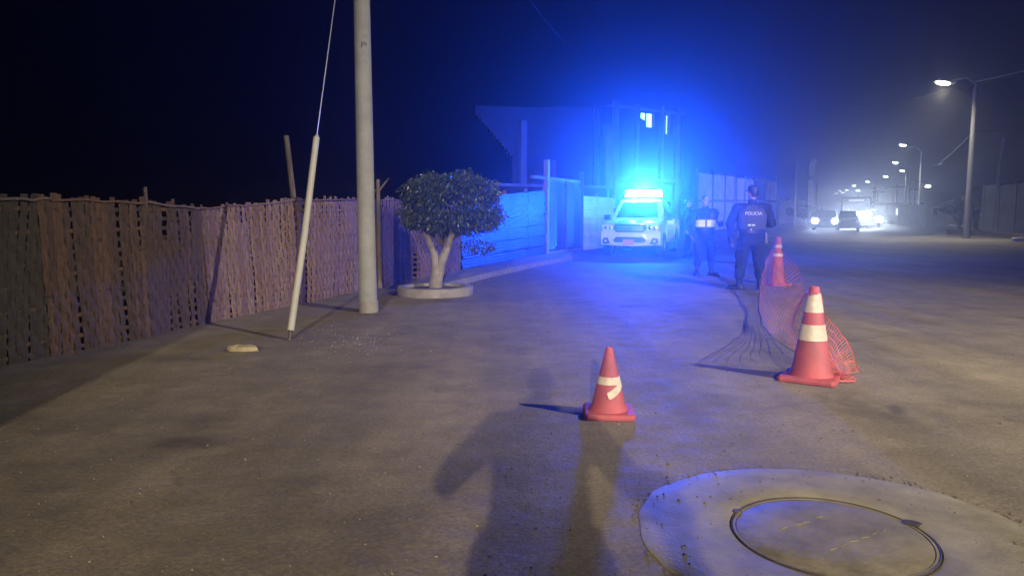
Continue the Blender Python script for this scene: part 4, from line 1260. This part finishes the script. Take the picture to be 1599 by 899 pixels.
# ------------------------------------------------------------------ street lamps
def street_lamp(head, pole_xy, label, power=0, pole_r=.11, mesh_m=E_lampf, color=(1, .93, .75), size=(.62, .3), spot=None, poleH=None, pole_m=None, cone=R(122), blend=.35, soft=.12):
    hx, hy, hz = head
    o = empty('street_lamp', (pole_xy[0], pole_xy[1], 0), label, 'street lamp', 'street lamps along the road')
    O = Vector((pole_xy[0], pole_xy[1], 0))
    H_ = poleH or hz - .35
    q = MB(); q.tube([O + Vector((0, 0, -.1)), O + Vector((0, 0, H_))], [pole_r * 1.3, pole_r * .8], 14); q.build('pole', pole_m or M_conc, o, O, True)
    a = O + Vector((0, 0, H_ - .7)); e = Vector(head)
    b = O + Vector((0, 0, H_ + .15)); m_ = b.lerp(e, .3) + Vector((0, 0, .3)); m2 = b.lerp(e, .75) + Vector((0, 0, .12))
    q = MB(); q.tube([a + Vector((pole_r, 0, 0)) * 0, b, m_, m2, e], .035, 8); q.build('arm', M_galv, o, O, True)
    dr = (e - b); az = math.atan2(dr.y, dr.x)
    q = MB(); L_, W_ = size
    q.loft([[(-L_ * .6, -W_ * .25, .03), (-L_ * .6, W_ * .25, .03), (L_ * .5, W_ * .45, .03), (L_ * .55, 0, .03), (L_ * .5, -W_ * .45, .03)], [(-L_ * .55, -W_ * .2, .1), (-L_ * .55, W_ * .2, .1), (L_ * .3, W_ * .3, .15), (L_ * .35, 0, .15), (L_ * .3, -W_ * .3, .15)]])
    h_ = q.build('lamp_head', M_galv, o); h_.location = e - O; h_.rotation_euler = (0, R(-6), az)
    q = MB(); ell(q, (.02, 0, .0), (L_ * .42, W_ * .42, .09)); q.build('lamp_lens', mesh_m, h_, None, True)
    if power:
        l = bpy.data.lights.new('lamp_light', 'SPOT'); l.energy = power; l.color = color; l.shadow_soft_size = soft
        l.spot_size = cone; l.spot_blend = blend
        lo = bpy.data.objects.new('lamp_light', l); col.objects.link(lo); lo.location = e + Vector((0, 0, -.12))
        tgt = Vector(spot) if spot else Vector((e.x - 1, e.y, 0))
        lo.rotation_euler = (tgt - lo.location).to_track_quat('-Z', 'Y').to_euler()
        lo.parent = o; lo.location = lo.location - O
    return o
# lamp beside the camera to the right, and the one behind: both out of frame, both throw the shadows
street_lamp((10.0, .7, 8.0), (12.6, .2), 'street lamp standing to the right of the cones', P_NEAR, color=(1, .9, .79), spot=(3.4, 9.0, 0), cone=R(80), blend=1, soft=.045)
street_lamp((-.9, -23, 7.5), (2.2, -24), 'street lamp standing farthest behind the photographer', P_BACK, color=(1, .83, .54), spot=(1.6, 2, 0), soft=.14, cone=R(36), blend=1)
def lamp_px(px, py, Y, polepx, label, power, **k):
    p = P(px, py, Y); pp = P(polepx, py, Y + .4)
    return street_lamp(tuple(p), (pp.x, pp.y), label, power, **k)
lamp_px(1473, 130, 38, 1524, 'nearest lit street lamp, high beside the thick concrete pole', P_FAR * 1.7, blend=1, cone=R(158), mesh_m=E_lamp, size=(.95, .5), pole_r=.13, pole_m=M_wallc, poleH=P(1524, 137, 38.4).z, color=(1, .92, .68))
lamp_px(1410, 227, 73, 1440, 'second lit street lamp from the right, above the mototaxi', P_FAR * 1.2, poleH=P(1440, 240, 73).z, color=(.95, .96, .85), size=(.8, .42))
lamp_px(1398, 254, 98, 1416, 'lit street lamp third down the row, just left of the one with a crossarm', P_FAR, color=(.95, .97, .88), size=(.9, .5))
lamp_px(1409, 267, 108, 1421, 'lit street lamp above the kiosk, nearly in line with the third lamp', 0, color=(.95, .97, .88), size=(.9, .5))
lamp_px(1383, 276, 135, 1394, 'lit street lamp in the middle of the receding row, left of the kiosk roof', P_FAR * .8, size=(1.0, .6))
lamp_px(1355, 284, 165, 1364, 'lit street lamp high above the headlight glare', P_FAR * .8, size=(1.0, .6))
lamp_px(1334, 290, 190, 1341, 'small lit street lamp up left of the headlight glare', 0, size=(1.0, .6))
lamp_px(1340, 298, 205, 1347, 'large lit street lamp low above the headlight glare', P_FAR * .8, size=(1.6, 1.2))
lamp_px(1322, 297, 235, 1327, 'tiny lit street lamp in the far cluster, right one of the four', 0, size=(1.2, .8))
lamp_px(1316, 301, 255, 1320, 'tiny lit street lamp in the far cluster, lowest of the four', 0, size=(1.5, .8))
lamp_px(1312, 298, 270, 1315, 'tiny lit street lamp in the far cluster, upper left of the lowest one', 0, size=(1.1, .7))
lamp_px(1306, 302, 290, 1302, 'tiny lit street lamp in the far cluster, leftmost of the four', 0, size=(1.5, .9))
# lamp on a bracket, to the right of the second pole
p = P(1449, 291, 73); pp = P(1440, 291, 73.4)
o = empty('bracket_lamp', (pp.x, pp.y + .0, p.z), 'small bracket lamp glowing low on the right of the second lamp pole', 'lamp')
q = MB(); q.tube([(pp.x, pp.y, p.z - .1), (p.x, p.y, p.z)], .03, 6); q.build('bracket', M_galv, o, (pp.x, pp.y, p.z))
q = MB(); ell(q, p, (.26, .15, .12)); q.build('bulb', E_lampf, o, (pp.x, pp.y, p.z), True)

# ------------------------------------------------------------------ poles and cables
def far_pole(px, pyt, pyb, Y, r, label, m=M_conc, lean=0, cross=None, name='utility_pole'):
    t = P(px, pyt, Y); b = Vector((t.x + lean, Y, 0))
    o = empty(name, tuple(b), label, 'utility pole')
    q = MB(); q.tube([b, t], [r, r * .75], 10); q.build('pole_shaft', m, o, b, True)
    for (py, l0, l1) in (cross or []):
        z = P(px, py, Y).z; x = t.x
        q = MB(); q.box((x + (l0 + l1) / 2, Y - r - .05, z), (l1 - l0, .09, .09)); q.build('crossarm', M_wood, o, b)
    return o
far_pole(1518, 190, 350, 40, .07, 'slim pale pole standing just left of the thick lamp pole', M_galv)
far_pole(1567, 215, 356, 44, .12, 'leaning grey pole on the far right before the dark wall', lean=-.35)
far_pole(1150, 226, 352, 52, .07, 'thin pole in front of the pale panel wall between the officers', M_galv)
far_pole(1244, 254, 352, 60, .075, 'thin tall pole on the pavement right of the pale panel wall', M_galv)
far_pole(1276, 283, 340, 90, .08, 'slim hazy pole between the white pylon and the lamps', M_conc)
far_pole(1370, 292, 340, 92, .13, 'hazy pole left of the kiosk carrying two crossarms', M_conc, cross=[(294, -1.0, 1.2), (300, -.7, .9)])
far_pole(1400, 287, 340, 84, .13, 'hazy pole above the kiosk with one long crossarm', M_conc, cross=[(292, -1.6, 1.0)])
far_pole(1428, 280, 340, 80, .12, 'hazy pole behind the mototaxi with a high crossarm', M_conc, cross=[(284, -.9, 1.3), (296, -.6, .6)])
def cable(pts, label, r=.012, sag=.3):
    path = []
    for a, b in zip(pts[:-1], pts[1:]):
        for k in range(13):
            t = k / 12; p = Vector(a).lerp(Vector(b), t); p.z -= sag * 4 * t * (1 - t); path.append(p)
    q = MB(); q.tube(path, r, 4); o = q.build('overhead_cable', M_cable, None, pts[0]); o.location = pts[0]
    return tag(o, label, 'cable')
cable([P(1330, 168, 60), P(1488, 135, 39), P(1524, 126, 38.5)], 'thick overhead cable reaching left from the nearest lamp pole', .022)
cable([P(1524, 127, 38.5), P(1680, 85, 30)], 'overhead cable running right from the top of the nearest lamp pole', .03, .1)
cable([P(1518, 205, 40), P(1640, 180, 42)], 'thin overhead cable leaving the slim pale pole to the right', .014)
cable([P(800, -40, 14), P(930, 100, 26), P(1045, 178, 38)], 'thin overhead cable coming down towards the lit window of the building', .002)
cable([P(1440, 262, 73), P(1524, 200, 40)], 'overhead cable between the mototaxi lamp pole and the thick lamp pole', .016, .6)

# ------------------------------------------------------------------ buildings and walls
def block(o, O, a, b, depth, z0, z1, name, m):
    """wall block from ground point a to b, going back by depth"""
    a, b = Vector((a[0], a[1], 0)), Vector((b[0], b[1], 0)); d = (b - a).normalized(); nb = Vector((-d.y, d.x, 0))
    if nb.y < 0: nb = -nb
    q = MB(); q.loft([[Vector((p.x, p.y, z)) for p in (a, b, b + nb * depth, a + nb * depth)] for z in (z0, z1)]); return q.build(name, m, o, O)
def unfinished():
    a, b = P(733, 330, 31), P(948, 330, 34.5)
    o = empty('unfinished_house', (a.x, a.y, 0), 'unfinished two storey brick house with bare columns behind the gate', 'house'); O = Vector((a.x, a.y, 0))
    za = P(733, 290, 31).z; zt = P(830, 170, 33).z
    d = (b - a); d.z = 0; L_ = d.length; u_ = d.normalized(); nb = Vector((-u_.y, u_.x, 0))
    def pt(s, off=0, z=0): p = a + u_ * s + nb * off; return Vector((p.x, p.y, z))
    block(o, O, pt(0), pt(L_), .25, 0, za, 'lower_wall', M_brick)
    # upper wall with a stepped, sloping left edge
    q = MB(); prof = [(L_ * .05, zt - .1), (L_ * .42, zt), (L_ * .95, zt + .3), (L_ * .95, za + .12), (L_ * .3, za + .12)]
    zs = zt - .1; zlow = P(775, 245, 33).z; st = []
    for k in range(14):
        f0 = k / 13; st.append((L_ * (.3 - .25 * f0), zlow + (zs - zlow) * f0 * .86)); st.append((L_ * (.3 - .25 * min(1, f0 + 1 / 13)), zlow + (zs - zlow) * f0 * .86))
    prof += st[:-1]
    q.loft([[pt(s, off, z) for s, z in prof] for off in (.1, .28)]); q.build('upper_wall', M_brick, o, O)
    q = MB(); q.loft([[pt(-.3, -.12, za), pt(L_ + .2, -.12, za), pt(L_ + .2, 3, za), pt(-.3, 3, za)], [pt(-.3, -.12, za + .12), pt(L_ + .2, -.12, za + .12), pt(L_ + .2, 3, za + .12), pt(-.3, 3, za + .12)]]); q.build('floor_slab', M_kerb, o, O)
    for px, pyt, w_ in ((815, 192, .28), (862, 250, .22), (953, 190, .3), (930, 160, .06), (936, 158, .04)):
        s = (P(px, 330, 33).x - a.x) / u_.x; zz = P(px, pyt, 33).z
        c = pt(s, -.02); q = MB(); q.box((c.x, c.y, (zz + za) / 2 + .05), (w_, w_, zz - za - .1), rz=math.atan2(u_.y, u_.x)); q.build('column', M_wallc if w_ > .1 else M_iron, o, O)
    for (x0, x1, y0, y1) in ((822, 834, 246, 282),):
        s0 = (P(x0, 330, 33).x - a.x) / u_.x; s1 = (P(x1, 330, 33).x - a.x) / u_.x
        q = MB(); q.loft([[pt(s0, off, P(x0, y1, 33).z), pt(s1, off, P(x0, y1, 33).z), pt(s1, off, P(x0, y0, 33).z), pt(s0, off, P(x0, y0, 33).z)] for off in (.04, .12)]); q.build('window_opening', M_dark, o, O)
    return o
unfinished()
def tower_house():
    Y = 37.0
    a, b = P(955, 330, Y), P(1062, 330, Y + 3)
    o = empty('tall_house', (a.x, a.y, 0), 'taller brick house with two lit upper windows behind the police pickup', 'house'); O = Vector((a.x, a.y, 0))
    d = (b - a); d.z = 0; L_ = d.length; u_ = d.normalized(); nb = Vector((-u_.y, u_.x, 0))
    def pt(s, off=0, z=0): p = a + u_ * s + nb * off; return Vector((p.x, p.y, z))
    def sx(px): 
        # intersect the pixel column with the facade line
        r = ray(px, 330); k = r.x / r.y; return (k * a.y - a.x) / (u_.x - k * u_.y)
    zt = P(1000, 172, Y + 1).z
    # facade built around its window holes
    holes = [(sx(998), sx(1019), P(1008, 198, Y + 1.3).z, P(1008, 176, Y + 1.3).z), (sx(1035), sx(1043), P(1039, 210, Y + 2.5).z, P(1039, 181, Y + 2.5).z)]
    xs_ = [0, holes[0][0], holes[0][1], holes[1][0], holes[1][1], L_]
    def pn(s0, s1, z0, z1): 
        q = MB(); q.loft([[pt(s, off, z) for s, z in ((s0, z0), (s1, z0), (s1, z1), (s0, z1))] for off in (0, .2)]); return q
    w_ = MB()
    for s0, s1, zz in ((xs_[0], xs_[1], None), (xs_[1], xs_[2], holes[0]), (xs_[2], xs_[3], None), (xs_[3], xs_[4], holes[1]), (xs_[4], xs_[5], None)):
        if zz is None: w_.add(*(lambda q: (q.v, q.f))(pn(s0, s1, 0, zt)))
        else:
            w_.add(*(lambda q: (q.v, q.f))(pn(s0, s1, 0, zz[2]))); w_.add(*(lambda q: (q.v, q.f))(pn(s0, s1, zz[3], zt)))
    w_.build('facade', M_brick, o, O)
    q = MB(); q.loft([[pt(L_, 0, 0), pt(L_, 5, 0), pt(L_ - .2, 5, 0), pt(L_ - .2, .21, 0)], [pt(L_, 0, zt), pt(L_, 5, zt), pt(L_ - .2, 5, zt), pt(L_ - .2, .21, zt)]]); q.build('side_wall', M_brick, o, O)
    q = MB(); q.loft([[pt(-.1, -.1, zt + e), pt(L_ + .1, -.1, zt + e), pt(L_ + .1, 5, zt + e), pt(-.1, 5, zt + e)] for e in (.003, .13)]); q.build('roof_slab', M_kerb, o, O)
    for i, hl in enumerate(holes):
        q = pn(hl[0], hl[1], hl[2], hl[3]); q.v = [(v[0] + nb.x * .21, v[1] + nb.y * .21, v[2]) for v in q.v]
        q = MB(); q.loft([[pt(s, off, z) for s, z in ((hl[0] - .05, hl[2] - .05), (hl[1] + .05, hl[2] - .05), (hl[1] + .05, hl[3] + .05), (hl[0] - .05, hl[3] + .05))] for off in (.21, .24)])
        wn = q.build('lit_window', E_win, o, O)
        fr = MB(); m_ = (hl[0] + hl[1]) / 2
        f1 = MB(); f1.loft([[pt(s, off, z) for s, z in ((m_ - .03, hl[2]), (m_ + .03, hl[2]), (m_ + .03, hl[3]), (m_ - .03, hl[3]))] for off in (.1, .16)]); f1.build('window_bar', M_dark, wn, O)
        if i == 0:   # curtain corner hanging over the lower left of the window
            f1 = MB(); f1.loft([[pt(s, off, z) for s, z in ((hl[0], hl[2]), (hl[0] + (hl[1] - hl[0]) * .62, hl[2]), (hl[0] + (hl[1] - hl[0]) * .55, hl[2] + .33), (hl[0], hl[3] - .22))] for off in (.165, .185)]); f1.build('curtain', M_brick, wn, O)
    for px, w__ in ((957, .3), (990, .2), (1028, .2), (1052, .3)):
        c = pt(sx(px), -.1); q = MB(); q.box((c.x, c.y, (zt + .3) / 2), (w__, .2, zt + .3), rz=math.atan2(u_.y, u_.x)); q.build('column', M_wallc, o, O)
    for z in (P(1000, 283, Y).z,):
        q = MB(); q.loft([[pt(-.05, -.22, z + e), pt(L_ + .05, -.22, z + e), pt(L_ + .05, -.003, z + e), pt(-.05, -.003, z + e)] for e in (0, .2)]); q.build('floor_band', M_wallc, o, O)
    return o
tower_house()
def panel_wall():
    a = G(1088, 362); b = G(1212, 353)
    o = empty('panel_wall', tuple(a), 'pale cream wall of tall panels between thin posts behind the two officers', 'wall'); O = a
    d = b - a; L_ = d.length; u_ = d.normalized(); nb = Vector((-u_.y, u_.x, 0)); 
    def sx(px): r = ray(px, 330); k = r.x / r.y; return (k * a.y - a.x) / (u_.x - k * u_.y)
    def pt(s, off, z): p = a + u_ * s + nb * off; return Vector((p.x, p.y, z))
    edges = [1088, 1112, 1131, 1149, 1162, 1176, 1193, 1212]
    tops = [266, 268, 272, 274, 276, 280, 280, 276]
    for i in range(len(edges) - 1):
        s0, s1 = sx(edges[i]) + .06, sx(edges[i + 1]) - .06
        ya = pt(s0, 0, 0).y
        z1 = P(edges[i], tops[i], ya).z; zm = P(edges[i], 314, ya).z
        for (z0_, z1_, e) in ((0.0, zm - .06, 0), (zm + .12, z1 - random.uniform(0, .25), .02)):
            q = MB(); q.loft([[pt(s, off, z) for s, z in ((s0, z0_), (s1, z0_), (s1, z1_), (s0, z1_ + random.uniform(-.1, .05)))] for off in (e, .15)]); q.build('wall_panel', M_pale if i != 5 else M_brick, o, O)
        q = MB(); q.loft([[pt(s, off, z) for s, z in ((s0, zm - .055), (s1, zm - .055), (s1, zm + .115), (s0, zm + .115))] for off in (-.03, .15)]); q.build('tie_beam', M_kerb, o, O)
    for i, px in enumerate(edges):
        s = sx(px); z = P(px, tops[i] - 2, pt(s, 0, 0).y).z
        q = MB(); q.loft([[pt(s + w_, off, 0) for w_, off in ((-.058, -.05), (.058, -.05), (.058, .16), (-.058, .16))], [pt(s + w_, off, z) for w_, off in ((-.058, -.05), (.058, -.05), (.058, .16), (-.058, .16))]]); q.build('wall_post', M_wallc, o, O)
panel_wall()
# low far wall behind cars, left side
def plain_wall(pa, pb_, ht_px_a, ht_px_b, m, label, n=6, depth=.2, name='boundary_wall', cat='wall'):
    a, b = pa, pb_
    o = empty(name, tuple(a), label, cat); d = b - a; L_ = d.length; u_ = d.normalized(); nb = Vector((-u_.y, u_.x, 0))
    if nb.y < 0: nb = -nb
    def pt(s, off, z): p = a + u_ * s + nb * off; return Vector((p.x, p.y, z))
    for i in range(n):
        s0, s1 = L_ * i / n, L_ * (i + 1) / n
        h0 = ht_px_a + (ht_px_b - ht_px_a) * (i + .5) / n + random.uniform(-.06, .06)
        q = MB(); q.loft([[pt(s, off, z) for s, z in ((s0 + .08, 0), (s1 - .08, 0), (s1 - .08, h0), (s0 + .08, h0))] for off in (0, depth)]); q.build('wall_section', m, o, a)
        q = MB(); q.loft([[pt(s0 + e, off, z) for e, off in ((-.078, -.04), (.078, -.04), (.078, depth + .04), (-.078, depth + .04))] for z in (0, h0 + .1)]); q.build('pier', M_kerb, o, a)
    return o
plain_wall(G(1216, 351.5), G(1262, 347), 2.6, 2.6, M_wallc, 'low grey boundary wall right of the cream panel wall', 4)
plain_wall(P(1535, 400, 50) * 1, P(1680, 400, 40), 3.0, 3.2, M_wallc, 'dark high wall along the far right pavement', 5)
bpy.data.objects
# back wall pieces must stand on the ground
for ob in list(bpy.data.objects):
    if ob.name.startswith('boundary_wall') and ob.parent is None: ob.location.z = 0
    if ob.parent and ob.parent.name.startswith('boundary_wall'):
        zz = min(v.co.z for v in ob.data.vertices)
        if zz > .001 or zz < -.2: 
            for v in ob.data.vertices: v.co.z -= zz
# white pylon
def pylon():
    Y = 63; a = P(1264, 330, Y); o = empty('white_pylon', (a.x, Y, 0), 'tall narrow white pylon in two segments left of the oncoming headlights', 'pylon'); O = Vector((a.x, Y, 0))
    z = lambda py: P(1264, py, Y).z
    q = MB(); q.box((a.x, Y, z(320) / 2), (.3, .3, z(320))); q.build('plinth', M_wallc, o, O)
    q = MB(); q.box((a.x, Y, (z(320) + z(281)) / 2), (.48, .35, z(281) - z(320) - .02)); q.build('lower_segment', M_white_pipe, o, O)
    q = MB(); q.box((a.x, Y, (z(281) + z(276)) / 2), (.3, .25, z(276) - z(281))); q.build('neck', M_wallc, o, O)
    q = MB(); q.prism([(a.x - .24, z(276) + .005), (a.x + .24, z(276) + .005), (a.x + .26, z(258)), (a.x + .42, z(250)), (a.x + .1, z(248)), (a.x - .22, z(254))], Y - .17, Y + .17); q.build('upper_segment', M_white_pipe, o, O)
pylon()
# low beige house, right
def house(px0, px1, pyt, Y, m, label, wins, name='low_house', depth=5, roof=M_kerb):
    a, b = P(px0, 330, Y), P(px1, 330, Y); O = Vector((a.x, Y, 0))
    o = empty(name, tuple(O), label, 'house'); zt = P(px0, pyt, Y).z
    q = MB(); q.box(((a.x + b.x) / 2, Y + depth / 2, zt / 2), (b.x - a.x, depth, zt)); q.build('walls', m, o, O)
    q = MB(); q.box(((a.x + b.x) / 2, Y + depth / 2, zt + .08), (b.x - a.x + .3, depth + .3, .15)); q.build('roof', roof, o, O)
    for (x0, x1, y0, y1, mm, nm) in wins:
        p0, p1 = P(x0, y1, Y), P(x1, y0, Y)
        q = MB(); q.box(((p0.x + p1.x) / 2, Y - .02, (max(p0.z, .02) + p1.z) / 2), (p1.x - p0.x, .06, p1.z - max(p0.z, .02))); q.build(nm, mm, o, O)
        q = MB(); q.box(((p0.x + p1.x) / 2, Y - .03, max(p0.z, .02) - .05), (p1.x - p0.x + .2, .12, .07)) if nm == 'window' else q.box(((p0.x + p1.x) / 2, Y - .06, 1.0), (.04, .04, .14)); q.build('sill' if nm == 'window' else 'door_handle', M_kerb, o, O)
    return o
house(1447, 1482, 322, 66, M_plaster, 'low beige house with a small dark window left of the dark tree', [(1457, 1463, 325, 335, M_dark, 'window')])
house(1330, 1380, 316, 120, M_wallc, 'low hazy house far down the road behind the headlight glare', [(1345, 1352, 320, 326, M_dark, 'window'), (1362, 1367, 322, 338, M_dark, 'door')])
# kiosk
def kiosk():
    Y = 82; a = P(1385, 330, Y); b = P(1430, 330, Y); O = Vector((a.x, Y, 0))
    o = empty('kiosk', tuple(O), 'dark roadside kiosk with wide flat roof and a white light inside', 'kiosk')
    zt = P(1400, 318, Y).z
    q = MB(); q.box(((a.x + b.x) / 2, Y + 1.6, zt), (b.x - a.x + 1.0, 4.2, .16)); q.build('roof', M_dark, o, O)
    q = MB(); q.box(((a.x + b.x) / 2, Y + 3, zt / 2 - .05), (b.x - a.x, .12, zt - .1)); q.build('back_wall', M_wallc, o, O)
    for t in np.linspace(0, 1, 5):
        q = MB(); q.box((a.x + (b.x - a.x) * t, Y, zt / 2 - .05), (.1, .1, zt - .1)); q.build('roof_post', M_wood, o, O)
    q = MB(); q.box((a.x + 1.0, Y + .05, .5), (1.5, .5, 1.0)); q.build('counter', M_wallc, o, O)
    p = P(1422, 333, Y); q = MB(); q.box((p.x, Y + 2.9, p.z), (.4, .05, 1.0)); q.build('lit_panel', E_kiosk, o, O)
kiosk()
# dark trees on the right and in the haze, left
def far_tree(px, pyc, Y, rad, label, n=2500, leaf=.22, pyb=None):
    b = P(px, 400, Y); b = Vector((b.x, Y, 0)); c = P(px, pyc, Y)
    o = empty('street_tree', tuple(b), label, 'tree', 'trees along the road')
    q = MB(); q.tube([b, b + Vector((.05, 0, c.z * .45)), c], [.13, .1, .04], 8)
    for k in range(4):
        q.tube([b + Vector((.04, 0, c.z * .4)), c + Vector((random.uniform(-.7, .7) * rad[0], random.uniform(-.5, .5), random.uniform(-.1, .3)))], [.06, .02], 6)
    q.build('trunk', M_bark2, o, b, True)
    leaf_crown('crown', c, rad, n, leaf, [M_leafd], o, b)
    return o
far_tree(1494, 326, 48, (.95, .9, .62), 'dark bushy tree on the right kerb left of the lone man', 3500, .13)
far_tree(1257, 331, 66, (1.5, 1.2, .7), 'hazy low tree behind the nearest oncoming headlights', 1800, .2)
far_tree(1590, 322, 62, (3.2, 2.0, 1.7), 'large dark tree behind the far right wall', 3000, .28)
far_tree(1545, 315, 70, (2.6, 2.0, 1.5), 'dark tree behind the thick lamp pole beyond the wall', 2600, .28)
# raised bed under the right tree, white kerb stone
a = G(1478, 366.5)
q = MB(); secs = []
for (px, py) in ((1478, 366), (1500, 367), (1530, 368), (1570, 372), (1640, 379)):
    p = G(px, py); secs.append([(p.x, p.y, -.05), (p.x + .9, p.y + 1.6, -.05), (p.x + .9, p.y + 1.6, .26), (p.x, p.y, .26)])
q.loft(secs); o = q.build('planting_bed', M_soil, None, a); o.location = a; bevel_mod(o, .03)
tag(o, 'long low dark planting bed along the right kerb under the dark tree', 'planter')
a = G(1594, 377); q = MB(); q.loft([oval((a.x, a.y, z), rx, ry, 12, 3) for z, rx, ry in ((0, .42, .2), (.14, .42, .2), (.2, .34, .15))]); o = q.build('kerb_stone', M_white_pipe, None, a, True); o.location = a
tag(o, 'white painted stone block on the right roadside at the frame edge', 'stone')

# house added out of view on the left to shade the cane fence foot
def add_shade_house():
    O = Vector((-5.45, -4.4, 0))
    o = empty('shade_house', tuple(O), 'unseen single storey house added left of the photographer to shade the cane fence', 'house')
    q = MB(); q.box((-5.4, -4.5, 1.9), (5.2, 6.0, 3.8)); q.build('walls', M_wallc, o, O)
    q = MB(); q.box((-5.4, -4.5, 3.88), (5.4, 6.2, .15)); q.build('roof', M_kerb, o, O)
    q = MB(); q.box((-2.77, -5.5, 1.02), (.07, .95, 2.0)); d_ = q.build('door', M_gate, o, O)
    q = MB(); q.box((-2.71, -5.2, 1.0), (.05, .04, .14)); q.build('handle', M_chrome, d_, O)
    q = MB(); q.box((-2.77, -3.2, 1.6), (.06, 1.3, 1.0)); w_ = q.build('window', M_glass, o, O)
    q = MB(); q.box((-2.73, -3.2, 1.06), (.14, 1.5, .07)); q.build('sill', M_kerb, w_, O)
add_shade_house()

# ------------------------------------------------------------------ haze
mv = bpy.data.materials.new('night_haze'); mv.use_nodes = True
nt = mv.node_tree; nt.nodes.remove(nt.nodes['Principled BSDF'])
pvn = nt.nodes.new('ShaderNodeVolumePrincipled')
pvn.inputs['Color'].default_value = (.92, .94, 1, 1); pvn.inputs['Density'].default_value = HAZE; pvn.inputs['Anisotropy'].default_value = .9
nt.links.new(pvn.outputs[0], nt.nodes['Material Output'].inputs['Volume'])
q = MB(); q.box((60, 120, 5.6), (560, 560, 13.4)); hz_ = q.build('haze', mv); tag(hz_, kind='stuff')
